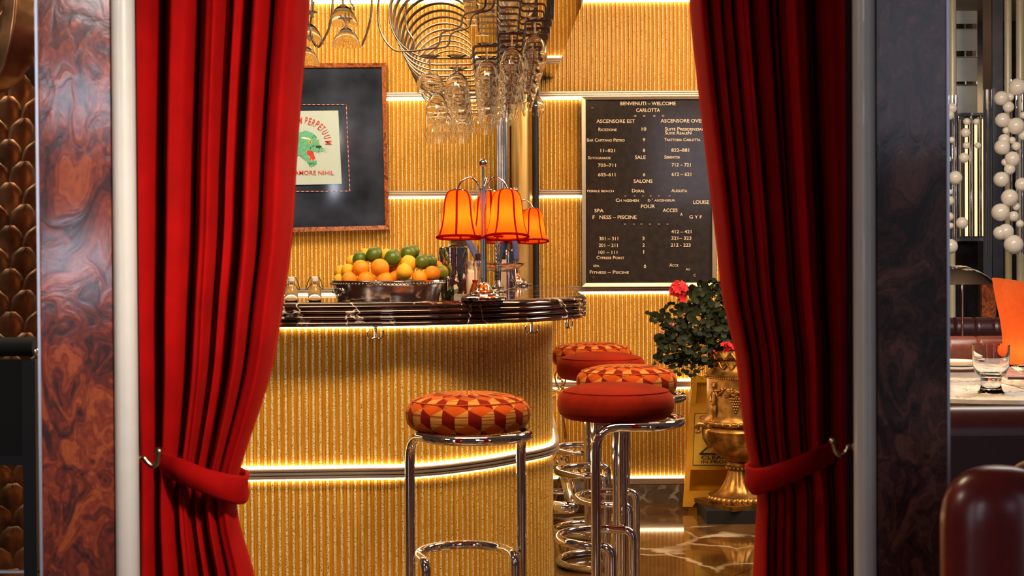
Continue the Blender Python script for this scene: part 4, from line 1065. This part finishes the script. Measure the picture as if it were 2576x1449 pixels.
def flower(px, py, d, R0, n, mat, name='flower_head'):
    mb = MB(); c0 = P(px, py, d)
    for k in range(n):
        v = Vector((random.gauss(0, 1), random.gauss(0, .6), random.gauss(0, .7))).normalized(); c = c0+v*R0*random.uniform(.3, 1)
        nrm = (v+Vector((0, -.8, .3))+Vector((random.uniform(-.5, .5), 0, random.uniform(-.5, .5)))).normalized(); u_ = nrm.orthogonal().normalized(); w_ = nrm.cross(u_); s_ = R0*.42
        mb.add([c-nrm*s_*.3]+[c+u_*s_*(1+.25*math.cos(5*2*PI*i/10))*math.cos(2*PI*i/10)+w_*s_*(1+.25*math.cos(5*2*PI*i/10))*math.sin(2*PI*i/10) for i in range(10)], [(0, 1+i, 1+(i+1) % 10) for i in range(10)])
    mb.build(name, mat, plant)
flower(1707, 731, UY-.13, .045, 34, 'petal'); flower(1832, 872, UY-.16, .030, 16, 'petal'); flower(1690, 815, UY-.14, .014, 7, 'petal_pale'); flower(1663, 834, UY-.13, .012, 6, 'petal_pale'); flower(1720, 792, UY-.14, .010, 5, 'petal_pale'); flower(1800, 885, UY-.16, .011, 5, 'petal')

# ---------------------------------------------------------------- wet floor sign
SY = 6.98
sg = thing('wet_floor_sign', 'yellow plastic wet floor sign behind the gold urn', 'sign', P(1800, 1275, SY))
def lean(p, k=1): # A-frame: front board leans back towards the top
    return p
def SP(px, py, dd=0.0):
    t = (1275-py)/330; return P(px, py, SY-.10+.10*t-dd)
def plate(mb, pts, th=.014, mi=0): mb.poly([SP(*p) for p in pts], mi, thick=(0, th, 0))
mb = MB()
Lx = lambda py: 1718+(1275-py)*(1740-1718)/330     # left edge
Rx = lambda py: 1935-(1275-py)*(22)/330
for (y0, y1, wl) in ((945, 1020, 15), (1180, 1238, 13)):
    for sgn in (0, 1):
        if sgn == 0: plate(mb, [(Lx(y0)+(5 if y0 == 945 else 0), y0), (Lx(y0)+wl, y0), (Lx(y1)+wl, y1), (Lx(y1), y1)])
        else: plate(mb, [(Rx(y0)-wl, y0), (Rx(y0), y0), (Rx(y1), y1), (Rx(y1)-wl, y1)])
plate(mb, [(Lx(950)+8, 946), (Rx(950)-8, 946), (Rx(960), 962), (Lx(960), 962)])
plate(mb, [(Lx(1015), 1015), (Rx(1015), 1015), (Rx(1182), 1182), (Lx(1182), 1182)])
plate(mb, [(Lx(1236), 1236), (Rx(1236), 1236), (Rx(1250), 1250), (1890, 1250), (1880, 1250), (1760, 1250), (1742, 1275), (Lx(1275), 1275)])
plate(mb, [(1885, 1248), (Rx(1248), 1248), (Rx(1275), 1275), (1908, 1275)])
fp_ = mb.build('front_board', 'yellow', sg, sharp=20)
MB().poly([P(1738, 950, SY), P(1915, 950, SY), P(1925, 1262, SY+.08), P(1732, 1262, SY+.08)], thick=(0, .012, 0)).build('back_board', 'yellow', sg, sharp=20)
mb = MB()
mb.poly([SP(1748, 1040, .002), SP(1905, 1040, .002), SP(1908, 1170, .002), SP(1743, 1170, .002)], 0)
def fr_(pts, w_, mi):
    n_ = len(pts)
    for i in range(n_):
        a, b_ = pts[i], pts[(i+1) % n_]; mb.tube([SP(*a, .003), SP(*b_, .003)], w_, 5, mi=mi)
fr_([(1748, 1040), (1905, 1040), (1908, 1170), (1743, 1170)], .0014, 1)
fr_([(1826, 1085), (1870, 1142), (1760, 1142)], .0045, 1)
def sg_text(s, x0, x1, cyy, h, mi):
    vs, fs = text2d(s, False, .012); xa = min(v.x for v in vs); xb = max(v.x for v in vs); ya = min(v.y for v in vs); yb = max(v.y for v in vs)
    mb.add([SP(x0+(v.x-xa)/(xb-xa)*(x1-x0), cyy+h/2-(v.y-ya)/(yb-ya)*h, .0035) for v in vs], fs, mi)
sg_text('CAUTION', 1759, 1884, 1051, 12, 2); sg_text('WET FLOOR', 1761, 1884, 1064, 10, 1)
sg_text('CLEANING', 1764, 1872, 1151, 9.5, 1); sg_text('IN PROGRESS', 1764, 1872, 1162, 8, 1)
sg_text('!', 1812, 1818, 1122, 24, 1)
mb.build('warning_label', ['yellow_label', 'ink', 'red_ink'], fp_, smooth=False)

# ---------------------------------------------------------------- ornate bronze stand and bag behind the stools
b0 = P(1424, 1215, 6.72)
t = thing('bronze_stand', 'slim ornate bronze stand on a tripod foot behind the farthest stool', 'stand', (b0.x, 6.72, 0))
MB().tube([P(1408, 985, 6.72), P(1424, 1110, 6.72), P(1428, 1240, 6.72)], .007, 10).build('pole', 'gold', t)
mb = MB()
for a0, a1 in (((1424, 1105), (1378, 1175)), ((1424, 1105), (1450, 1262)), ((1426, 1150), (1395, 1262))): mb.tube([P(*a0, 6.70), P(*a1, 6.62)], .0055, 8)
mb.build('tripod_legs', 'gold', t)
mb = MB()
for s_ in (-1, 1):
    mb.tube([P(v.x, v.z, 6.72) for v in catmull([(1410, 0, 985), (1410+s_*10, 0, 965), (1410+s_*14, 0, 945), (1410+s_*5, 0, 930), (1410+s_*2, 0, 942)], 6)], .004, 8)
    mb.tube([P(v.x, v.z, 6.70) for v in catmull([(1410, 0, 990), (1410+s_*14, 0, 984), (1410+s_*26, 0, 990), (1410+s_*24, 0, 1000), (1410+s_*12, 0, 998)], 6)], .0045, 8)
for k in range(14): mb.ball(P(1410+random.uniform(-10, 10), random.uniform(925, 985), 6.72), random.uniform(.006, .011), 8, 5)
for k in range(5): mb.tube([P(1392+k*12, 985, 6.70)+Vector((.010*math.cos(a), 0, .010*math.sin(a))) for a in [2*PI*i/12 for i in range(12)]], .0025, 6, closed=True)
mb.build('scrollwork', 'gold', t)
c = P(1410, 1190, 6.78)
bg = MB(); bg.lathe([(0, 0), (.9, 0), (1.0, .03), (.98, .09), (.8, .135), (.4, .16), (0, .165)], (.285, 6.93, 0), 32, sx=.125, sy=.09, fn=lambda a, z: 1+.06*math.sin(5*a+z*40)+.03*math.sin(11*a))
t = thing('leather_bag', 'brown slouched leather bag on the floor beside the bar', 'bag', (.285, 6.93, 0))
bg.build('body', 'cork', t)
MB().tube(catmull([(.22, 6.9, .14), (.24, 6.88, .20), (.31, 6.88, .21), (.34, 6.9, .14)], 8), .005, 8).build('strap', 'cork', t)

# ---------------------------------------------------------------- velvet curtains
CY = 2.78
def curtain(name, lab, ltab, rtab, seams, tie_px, flip, seed):
    rnd = random.Random(seed); amps = [rnd.uniform(.8, 1.15) for _ in seams]; ph = [rnd.uniform(0, 6) for _ in seams]
    t = MB(); NU, NV = 460, 90
    tiez = P(1288, tie_px, CY).z
    ztop, zbot = 2.72, 0.01
    def fnn(u, v):
        z = ztop+(zbot-ztop)*v
        py = 635+(1.26-z)*F/CY
        xl = smooth_tab(ltab, py); xr = smooth_tab(rtab, py)
        xw0 = (xl-1288-(py-724)*.0)*CY/F; xw1 = (xr-1288)*CY/F
        g = math.exp(-((z-tiez)/.22)**2)
        A = .115*(1-.45*g)
        i = 0
        while i < len(seams)-2 and u > seams[i+1]: i += 1
        tt = (u-seams[i])/(seams[i+1]-seams[i])
        wv = .012*math.sin(z*2.3+ph[i])*(1 if 0 < i < len(seams)-2 else .3)
        prof_ = max(0.0, 1-abs(2*tt-1)**3.6)**.6
        wid = (seams[i+1]-seams[i])*len(seams)
        y = CY - A*(.12+.88*min(1.0, wid))*amps[i]*prof_ + .01*math.sin(7*tt+ph[i]+z*1.1)*.5
        uu = u + .006*math.sin(z*3.1+ph[i])*math.sin(PI*tt)
        x = xw0+(xw1-xw0)*uu
        roll = -.006*(z-1.26)
        return (x, y, z)
    t.grid(fnn, NU, NV, flip=True)
    o = t.build(name, 'curtain', sharp=180)
    so = o.modifiers.new('thick', 'SOLIDIFY'); so.thickness = .004; so.offset = -1
    tag(o, lab, 'curtain'); return o, tiez
# photo columns of the outer and inner edges (corrected for the small camera roll)
def rc(tab): return [(py, px+.006*(724-py)) for py, px in tab]
lt = rc([(-300, 352), (0, 355), (600, 356), (1150, 362), (1449, 364), (2300, 368)])
rt = rc([(-400, 800), (0, 780), (200, 762), (400, 747), (600, 735), (750, 714), (900, 690), (1000, 662), (1100, 628), (1175, 604), (1230, 594), (1290, 597), (1350, 612), (1449, 640), (1800, 690), (2300, 700)])
cl, tzl = curtain('red_curtain', 'red velvet curtain at the left of the bar opening, brightly lit', lt, rt, [0, .18, .22, .39, .43, .55, .585, .68, .71, .82, 1.0], 1210, False, 5)
lt2 = rc([(-400, 1725), (0, 1733), (200, 1752), (400, 1776), (600, 1800), (750, 1818), (900, 1851), (1000, 1862), (1100, 1874), (1170, 1888), (1245, 1906), (1330, 1902), (1449, 1896), (1800, 1880), (2300, 1870)])
rt2 = rc([(-300, 2112), (0, 2114), (600, 2125), (1100, 2140), (1449, 2146), (2300, 2150)])
cr, tzr = curtain('red_curtain', 'darker red velvet curtain at the right of the bar opening', lt2, rt2, [0, .09, .17, .25, .34, .50, .55, .72, .78, 1.0], 1190, True, 9)
def tie(label, front, height, name='curtain_tieback'):
    """front: list of (px, py_top, py_bot, Y) along the band centre; wraps behind at the gathered edge"""
    top = catmull([P(a, b_, d) for a, b_, c_, d in front], 8); bot = catmull([P(a, c_, d) for a, b_, c_, d in front], 8)
    mb = MB(); n_ = len(top)
    mb.grid(lambda u, v: top[min(n_-1, int(round(u*(n_-1))))].lerp(bot[min(n_-1, int(round(u*(n_-1))))], v)+Vector((0, -.010*math.sin(PI*v), 0)), n_-1, 8)
    o = mb.build(name, 'curtain', sharp=180); so = o.modifiers.new('thick', 'SOLIDIFY'); so.thickness = .007; so.offset = 0
    tag(o, label, 'tieback', 'velvet curtain tiebacks')
tie('red velvet tieback band sloping down around the left curtain', [(408, 1134, 1192, 2.72), (450, 1152, 1212, 2.68), (520, 1180, 1242, 2.665), (575, 1194, 1262, 2.68), (612, 1197, 1266, 2.71), (623, 1190, 1240, 2.76), (610, 1176, 1216, 2.82), (560, 1160, 1200, 2.86), (480, 1150, 1190, 2.87), (420, 1140, 1180, 2.86)], .09)
tie('red velvet tieback band sloping up around the right curtain', [(2092, 1108, 2) and (2094, 1108, 1164, 2.72), (2040, 1134, 1188, 2.68), (1985, 1158, 1214, 2.665), (1930, 1176, 1236, 2.68), (1896, 1178, 1243, 2.71), (1878, 1170, 1214, 2.76), (1890, 1160, 1200, 2.82), (1950, 1150, 1190, 2.86), (2020, 1135, 1175, 2.87), (2080, 1120, 1160, 2.86)], .09)
def hook(pts, d, lab):
    t = thing('tieback_hook', lab, 'hook', P(pts[0][0], pts[0][1], d), 'metal curtain hooks')
    MB().tube([P(v.x, v.z, d) for v in catmull([(x, 0, y) for x, y in pts], 7)], .0048, 12).build('arm', 'brass', t)
    MB().ball(P(*pts[-1], d), .0085, 16, 10, sz=.9).build('knob', 'brass', t)
    a = P(pts[0][0], pts[0][1], d); s_ = -1 if pts[0][0] < 1288 else 1
    MB().lathe([(0, 0), (.014, 0), (.016, .004), (.012, .008), (.008, .014), (0, .015)], a+Vector((s_*.012, 0, 0)), 20, axis=(-s_, 0, 0)).build('rosette', 'brass', t)
hook([(350, 1153), (362, 1152), (372, 1164), (386, 1173), (396, 1162), (399, 1135)], 2.60, 'brass tieback hook on the left jamb holding the curtain band')
hook([(2146, 1123), (2134, 1122), (2126, 1138), (2112, 1145), (2100, 1130), (2095, 1108)], 2.60, 'brass tieback hook on the right jamb holding the curtain band')

# ---------------------------------------------------------------- burl pillars
PY = 2.50
def X_(px, d=PY): return (px-1288)*d/F
def pillar(lab, a, b_, trim0, trim1, edge0, edge1, jamb0, jamb1, mat):
    t = thing('burl_pillar', lab, 'pillar', ((X_(a)+X_(b_))/2, PY, 0))
    MB().box(X_(a), X_(b_), PY, PY+.12, 0, 2.75).build('veneer_panel', mat, t)
    c = (X_(trim0)+X_(trim1))/2; r_ = abs(X_(trim1)-X_(trim0))/2
    mb = MB(); ring = [(c+r_*math.cos(PI+PI*i/14)*1.0, PY+.012-.022*math.sin(PI*i/14)*1.0) for i in range(15)]
    ring += [(c+r_, PY+.02), (c-r_, PY+.02)]
    mb.poly([(x, y, 0) for x, y in ring], thick=(0, 0, 2.75)); mb.build('white_moulding', 'white', t, sharp=50)
    MB().box(min(X_(edge0), X_(edge1)), max(X_(edge0), X_(edge1)), PY-.004, PY+.124, 0, 2.75).build('metal_edge', 'steel', t)
    ja, jb = sorted((X_(jamb0, PY+.16), X_(jamb1, PY+.16)))
    MB().box(ja, jb, PY+.025, PY+.16, 0, 2.75).build('jamb', 'black', t)
pillar('glossy red burl wood pillar with cream moulding at the left of the opening', 102, 281, 281, 337, 95, 102, 349, 300, 'burl')
pillar('burl wood pillar, darkened in colour for shade, with pale moulding at the right of the opening', 2207, 2381, 2153, 2207, 2381, 2388, 2128, 2190, 'burl_shaded')
struct(MB().box(X_(95), X_(2388), PY, PY+.12, 2.62, 2.75).build('trim_7', 'black'))

# ---------------------------------------------------------------- left of the pillar: copper palm and black chair
t = thing('copper_palm', 'hammered copper palm trunk sculpture with overlapping scales and a big leaf', 'sculpture', P(30, 1449, 3.3))
tc_ = P(22, 700, 3.35); tr_ = .105
mb = MB(); random.seed(5)
MB_core = MB().tube([(tc_.x, tc_.y+.01, 0), (tc_.x, tc_.y+.01, 2.0)], tr_-.012, 24)
MB_core.build('trunk_core', 'dark_wood', t)
nr = 44; na = 13; hgt = .0487
for r_ in range(nr):
    zc = .02+r_*hgt
    for k in range(na):
        a = 2*PI*(k+(.5 if r_ % 2 else 0))/na
        if math.sin(a) > .5: continue
        def sp(u, v):
            # u across -1..1, v up 0..1 ; pointed arch with the tip bent outwards
            wd = (1-.0*v)*math.sqrt(max(0, 1-(v**2.6)))*.30
            aa = a+u*wd; rr = tr_+.002+.034*v**2.2+.009*(1-abs(u))*v
            return Vector((tc_.x+rr*math.cos(aa), tc_.y+rr*math.sin(aa), zc+v*.092))
        mb.grid(lambda u, v: sp(u*2-1, v*.98), 6, 6)
o = mb.build('trunk_scales', 'copper', t, sharp=60); so = o.modifiers.new('th', 'SOLIDIFY'); so.thickness = .002
lf = MB()
def leafshape(pts_mid, w0, n_=24):
    mid = catmull(pts_mid, 8); L_ = len(mid)
    def g(u, v):
        i = min(L_-1, int(round(v*(L_-1)))); w_ = w0*math.sin(PI*min(1, v*.96+.04))**.6*(1+.14*abs(math.sin(v*30)))
        return mid[i]+Vector(((u-.5)*2*w_, .03*abs(u-.5)*2, -.35*abs(u-.5)*2*w_))
    lf.grid(g, 8, L_-1); lf.tube(mid, .004, 8)
leafshape([P(35, -120, 3.1), P(40, -20, 3.08), P(30, 80, 3.06), P(8, 170, 3.08), P(-25, 230, 3.1)], .042)
o = lf.build('leaf', 'copper', t, sharp=60); so = o.modifiers.new('th', 'SOLIDIFY'); so.thickness = .002
lf = MB(); leafshape([P(75, -60, 3.2), P(85, 40, 3.18), P(80, 140, 3.16), P(98, 225, 3.17)], .034)
o = lf.build('leaf', 'wire', t, sharp=60, label='darker bronze leaf'); so = o.modifiers.new('th', 'SOLIDIFY'); so.thickness = .002
t = thing('black_chair', 'black canvas chair back with a rolled top and chrome knob at the left edge', 'chair', P(30, 1449, 2.95))
a = P(-160, 865, 2.95); b_ = P(96, 890, 2.95)
MB().tube([Vector((a.x, 2.95, (a.z+b_.z)/2+.004)), Vector((b_.x-.006, 2.95, (a.z+b_.z)/2+.004))], .020, 20).build('top_roll', 'canvas', t)
z1, z2 = P(0, 905, 2.95).z, P(0, 1150, 2.95).z
mb = MB(); mb.box(a.x, b_.x-.012, 2.94, 2.965, z2, z1); mb.build('back_panel', 'canvas', t)
MB().box(a.x, P(66, 1200, 2.95).x, 2.935, 2.965, P(0, 1168, 2.95).z, P(0, 1145, 2.95).z).build('rear_rail', 'black', t)
MB().box(P(66, 1200, 2.95).x, P(99, 1200, 2.95).x, 2.93, 2.97, 0, z1).build('leg', 'black', t)
MB().box(a.x-.03, a.x, 2.93, 2.97, 0, z1).build('leg', 'black', t)
MB().ball(P(92, 885, 2.93), .007, 14, 8).build('knob', 'chrome', t)
MB().box(a.x, P(99, 1200, 2.95).x, 2.935, 2.945, P(0, 1438, 2.95).z, P(0, 1432, 2.95).z).build('stretcher', 'steel', t)
MB().box(a.x, P(99, 1200, 2.95).x, 2.95, 3.0, P(0, 1800, 2.95).z, P(0, 1780, 2.95).z).build('seat', 'canvas', t)

# ---------------------------------------------------------------- right of the pillar: dining room
D8 = 8.6
def vslab(name, x0, x1, y0, y1, d, th, mat, parent=None, lab=None, cat=None, round_=False):
    a = P(x0, y0, d); b_ = P(x1, y1, d)
    if round_:
        c = (a.x+b_.x)/2; r_ = abs(b_.x-a.x)/2
        o = MB().tube([(c, d, b_.z), (c, d, a.z)], r_, 20).build(name, mat, parent, label=None)
    else: o = MB().box(a.x, b_.x, d, d+th, b_.z, a.z).build(name, mat, parent)
    if lab and not parent: tag(o, lab, cat)
    return o
t = thing('mirrored_panel', 'silvery mirrored wall panel between cream glass tubes at the far right', 'panel', P(2440, 700, D8+.3))
vslab('mirror_sheet', 2380, 2474, -60, 300, D8+.3, .04, 'pale_reflection', t)
vslab('lower_mirror', 2380, 2474, 598, 860, D8+.3, .04, 'darkwall', t)
for y0_, y1_ in ((60, 72), (128, 142), (205, 212)): vslab('mirror_rib', 2404, 2472, y0_, y1_, D8+.26, .03, 'chrome', t)
t = thing('wall_light', 'tall glass wall light with two glowing amber tubes', 'light', P(2437, 600, D8))
vslab('glass_sleeve', 2398, 2470, 288, 602, D8+.20, .01, 'brushed', t)
for x in (2431, 2455): vslab('glowing_tube', x-3.5, x+3.5, 300, 594, D8, .01, 'tube_lamp', t, round_=True)
for x in (2412, 2443, 2466): vslab('glass_tube', x-4, x+4, 292, 600, D8-.02, .01, 'chrome', t, round_=True)
vslab('end_cap', 2400, 2472, 598, 606, D8-.05, .1, 'chrome', t); vslab('end_cap', 2400, 2472, 284, 291, D8-.05, .1, 'chrome', t)
vslab('steel_pilaster', 2472, 2496, -60, 860, D8-.15, .1, 'chrome', lab='bright steel pilaster strip beside the amber wall light', cat='pilaster')
vslab('dark_pilaster', 2496, 2524, -60, 720, D8-.15, .1, 'brushed', lab='darker brushed steel pilaster left of the opal ball column', cat='pilaster')
vslab('wall_cladding', 2470, 2506, 716, 860, D8-.18, .03, 'burl_frame', lab='orange lacquered wood panel low behind the sofa', cat='panel')
for i, (x0_, x1_, y0_, y1_, lb) in enumerate(((2386, 2406, -60, 280, 'pale cream glass tube above the opal balls next to the shaded pillar'), (2386, 2404, 620, 860, 'pale cream glass tube below the opal balls next to the shaded pillar'), (2526, 2546, -60, 860, 'cream glass tube behind the big column of opal balls, left one'), (2556, 2578, -60, 860, 'cream glass tube behind the big column of opal balls, right one'))):
    vslab('cream_tube', x0_, x1_, y0_, y1_, D8-.1, .02, 'cream_glass', lab=lb, cat='tube', round_=True)
def bubble(lab, core, balls):
    t = thing('bubble_column', lab, 'light', P(core[0], 640, D8-.5))
    for i in range(3):
        x = core[0]+(i-1)*(core[1]); vslab('chrome_tube', x-4, x+4, core[2], core[3], D8-.4, .01, 'chrome', t, round_=True)
    for (x, y, r_) in balls:
        MB().ball(P(x, y, D8-.55-.002*r_), r_*(D8-.55)/F, 24, 14).build('glass_ball', 'opal', t)
bubble('big column of pale opal glass balls at the far right edge', (2558, 14, 200, 640), [(2560, 219, 22), (2519, 247, 18), (2541, 244, 10), (2537, 269, 14), (2522, 302, 18), (2534, 305, 10), (2556, 317, 21), (2531, 328, 9), (2526, 351, 14), (2521, 370, 19), (2546, 353, 9), (2557, 368, 11), (2547, 400, 19), (2528, 408, 9), (2540, 425, 14), (2519, 451, 19), (2571, 464, 17), (2540, 497, 21), (2557, 520, 10), (2517, 534, 22), (2550, 544, 13), (2566, 563, 10), (2516, 586, 17), (2530, 583, 20), (2550, 615, 24), (2575, 340, 13), (2575, 290, 9)])
bubble('slim column of opal glass balls beside the shaded burl pillar', (2396, 9, 240, 620), [(2394, 272, 13), (2388, 290, 12), (2432, 306, 9), (2429, 334, 12), (2394, 352, 8), (2431, 366, 9), (2425, 397, 13), (2384, 400, 9), (2403, 447, 17), (2390, 483, 7), (2388, 505, 12), (2388, 545, 11), (2420, 561, 15), (2391, 568, 8), (2390, 620, 19), (2456, 306, 8), (2460, 366, 8)])
# domed chrome lamp
c = P(2398, 714, 7.15)
t = thing('dome_lamp', 'low chrome dome table lamp in front of the mirrored panel', 'lamp', Vector((c.x, 7.15, .76)))
MB().lathe([(0, .095), (.06, .09), (.12, .068), (.17, .035), (.203, .002), (.200, 0), (.165, .028), (.11, .06), (0, .082)], c, 48, ).build('shade', 'chrome', t)
MB().tube([(P(2421, 715, 7.15).x, 7.15, c.z+.03), (P(2421, 715, 7.15).x, 7.15, .76)], .006, 12).build('stem', 'chrome', t)
MB().lathe([(0, .76), (.09, .76), (.09, .768), (.02, .78), (0, .78)], (P(2421, 715, 7.15).x, 7.15, 0), 32).build('base', 'chrome', t)
MB().box(c.x-.3, c.x+.6, 7.06, 7.36, .72, .76).build('side_table', 'dark_wood')
tag(bpy.data.objects['side_table'], 'dark side table carrying the chrome dome lamp', 'table')
# sofas
def sofa(name, lab, x0, x1, ytop, ybot, d, mat, r, seams):
    a = P(x0, ytop, d); b_ = P(x1, ytop, d)
    t = thing(name, lab, 'sofa', Vector(((a.x+b_.x)/2, d, 0)))
    mb = MB(); NU = 60
    def g(u, v):
        x = a.x+(b_.x-a.x)*u; s_ = min(abs(u-q) for q in seams) if seams else 1
        pin = 1-.10*math.exp(-(s_/.012)**2)
        if v < .7:
            an = PI*1.0*(v/.7)
            return Vector((x, d+r-r*math.cos(an)*pin*1.0, a.z-r+r*math.sin(an)*pin))
        k = (v-.7)/.3
        return Vector((x, d+2*r, a.z-r-k*(a.z-r-.1)))
    mb.grid(g, NU, 30, flip=True)
    mb.grid(lambda u, v: Vector((a.x+(b_.x-a.x)*u, d+.0+.012*math.sin(v*PI), (a.z-r)*(1-v)+.02*v)), NU, 8, flip=True)
    mb.build('backrest', mat, t, sharp=60)
    MB().box(a.x, b_.x, d+2*r, d+2*r+.48, .1, .45).build('seat', mat, t)
    return t
sofa('leather_sofa', 'dark leather sofa back in the distance behind the dining table', 2340, 2532, 800, 880, 7.6, 'leather_dark', .075, [.1, .35, .62, .86])
sofa('leather_sofa', 'brown leather sofa back just beyond the dining table', 2330, 2530, 848, 900, 6.42, 'leather_tan', .06, [.3, .68])
sofa('leather_banquette', 'dark oxblood banquette back in front of the marble table', 2300, 2900, 1030, 1200, 3.7, 'leather_dark', .07, [])
# marble table
tt_ = P(2620, 1012, 4.9)
TX, TY, TZ = tt_.x, 5.59, P(2500, 1003, 4.88).z
t = thing('marble_table', 'round veined marble dining table set with glass, plate and cutlery', 'table', (TX, TY, 0))
MB().lathe([(0, TZ), (.705, TZ), (.72, TZ-.006), (.72, TZ-.020), (.705, TZ-.027), (0, TZ-.027)], (TX, TY, 0), 96).build('tabletop', 'white_marble', t)
MB().lathe([(0, 0), (.25, 0), (.25, .02), (.05, .04), (.05, TZ-.03), (0, TZ-.03)], (TX, TY, 0), 32).build('pedestal', 'dark_wood', t)
def at_table(px, py):
    d = 5.0
    for _ in range(30):
        p = P(px, py, d); d += (p.z-TZ)*3
    return Vector((p.x, p.y, TZ))
g = at_table(2493, 990)
gl = thing('water_goblet', 'short stemmed clear water goblet on the marble table', 'glass', g)
k = g.y/F
MB().lathe([(0, 0), (31*k, 0), (33*k, 3*k), (28*k, 8*k), (24*k, 22*k), (26*k, 40*k), (38*k, 52*k), (44*k, 70*k), (45*k, 95*k), (46*k, 124*k), (44.5*k, 124*k), (43*k, 95*k), (41.5*k, 72*k), (35*k, 56*k), (22*k, 48*k), (0, 47*k)], g, 40).build('body', 'glass', gl)
p_ = at_table(2400, 932)
pt = thing('stacked_plate', 'cream plate with an orange rim on the marble table', 'plate', p_)
k = p_.y/F
MB().lathe([(0, .004), (40*k, .004), (66*k, 10*k), (68*k, 12*k), (66*k, 13*k), (42*k, 5*k), (0, 5*k)], p_, 48).build('body', 'porcelain', pt)
MB().lathe([(20*k, 14*k), (50*k, 16*k), (58*k, 24*k), (57*k, 25*k), (48*k, 19*k), (0, 18*k)], p_, 48).build('upper_plate', 'porcelain', pt)
MB().tube([p_+Vector((58*k*math.cos(a), 58*k*math.sin(a), 24*k)) for a in [2*PI*i/48 for i in range(48)]], .0022, 6, closed=True).build('coloured_rim', 'orange', pt)
# cloth and cutlery
n0 = at_table(2500, 965)
mb = MB(); e0, e1 = at_table(2500, 958), at_table(2600, 985)
mb.grid(lambda u, v: e0.lerp(e1, u)+Vector((0, .10*v, .004+.018*math.sin(PI*v)*(1-.4*u)+.004*math.sin(9*u))), 20, 12)
o = mb.build('cloth_napkin', 'porcelain'); so = o.modifiers.new('t', 'SOLIDIFY'); so.thickness = .004; tag(o, 'white rolled napkin beside the goblet', 'napkin')
f0 = at_table(2552, 940); fk = thing('dinner_fork', 'gold coloured fork lying at the right edge of the marble table', 'fork', f0)
mb = MB()
for i in range(4): mb.tube([f0+Vector((-.012+i*.008, 0, .030)), f0+Vector((-.002+i*.008, -.012, .020)), f0+Vector((.012+i*.008, -.03, .010)), f0+Vector((.03+i*.004, -.06, .006))], .0018, 6)
mb.build('tines', 'brass', fk); MB().tube([f0+Vector((.036, -.06, .006)), f0+Vector((.12, -.12, .010))], .004, 8).build('handle', 'brass', fk)
k0 = at_table(2560, 972); kn = thing('dinner_knife', 'dark handled knife on the white napkin', 'knife', k0)
MB().tube([k0+Vector((-.03, .02, .03)), k0+Vector((.10, -.01, .03))], .006, 10).build('handle', 'leather_dark', kn)
MB().box(k0.x+.10, k0.x+.22, k0.y-.012, k0.y+.004, k0.z+.029, k0.z+.031).build('blade', 'chrome', kn)
# orange glowing flame glass on the table
g = at_table(2572, 918)
fg_ = thing('table_lantern', 'orange frosted glass lantern like a folded cloth, glowing at its foot', 'lantern', g)
k = g.y/F; H_ = 205*k
def lg(u, v):
    a = 2*PI*u; z = v*H_
    r_ = k*(smooth_tab([(0, 30), (.08, 52), (.25, 48), (.5, 52), (.75, 62), (1, 70)], v))
    wob = 1+.10*math.sin(3*a+1.0)*v+.05*math.sin(5*a)*v
    return Vector((g.x+r_*wob*math.cos(a), g.y+r_*wob*math.sin(a)*.8, TZ+z*(1+.07*math.cos(a-2.6)*v)))
mb = MB().grid(lg, 64, 30); mb.build('glass_shell', 'flame_glass', fg_, sharp=120)
MB().lathe([(0, 0), (30*k, 0), (30*k, 6*k), (0, 6*k)], g, 24).build('foot', 'brass', fg_)
MB().lathe([(0, .012), (.012, .016), (.014, .035), (.006, .055), (0, .065)], g, 16).build('flame', 'bulb', fg_)
l = bpy.data.lights.new('lantern_light', 'POINT'); l.energy = .8; l.color = (1, .6, .25); l.shadow_soft_size = .015
lo = bpy.data.objects.new('lantern_light', l); COL.objects.link(lo); lo.parent = fg_; lo.location = (0, 0, .05)

# foreground channel-tufted chair
c0 = P(2490, 1170, 2.15)
t = thing('leather_armchair', 'oxblood channel-tufted leather chair back, nearest in the foreground', 'chair', (c0.x+.1, 2.2, 0))
for i, (px, top, wpx, d) in enumerate(((2512, 1172, 146, 2.18), (2650, 1150, 140, 2.33), (2780, 1142, 135, 2.43), (2900, 1142, 130, 2.50))):
    p_ = P(px, top, d); r_ = wpx*d/F; mb = MB()
    mb.lathe([(r_*math.cos(a)**.75 if math.cos(a) > 0 else 0, p_.z-r_*1.0+r_*1.0*math.sin(a)**.9) for a in [PI/2*j/14 for j in range(15)]][::-1]+[(r_, p_.z-r_*1.2), (r_*1.01, .5), (r_, .12), (0, .12)], (p_.x, p_.y, 0), 40, sy=.75)
    mb.build('back_channel', 'leather', t, sharp=80)
for i, (px, d) in enumerate(((2500, 2.25), (2780, 2.5))):
    MB().tube([(P(px, 1400, d).x, d, .12), (P(px, 1400, d).x, d, 0)], .012, 12).build('leg', 'dark_wood', t)
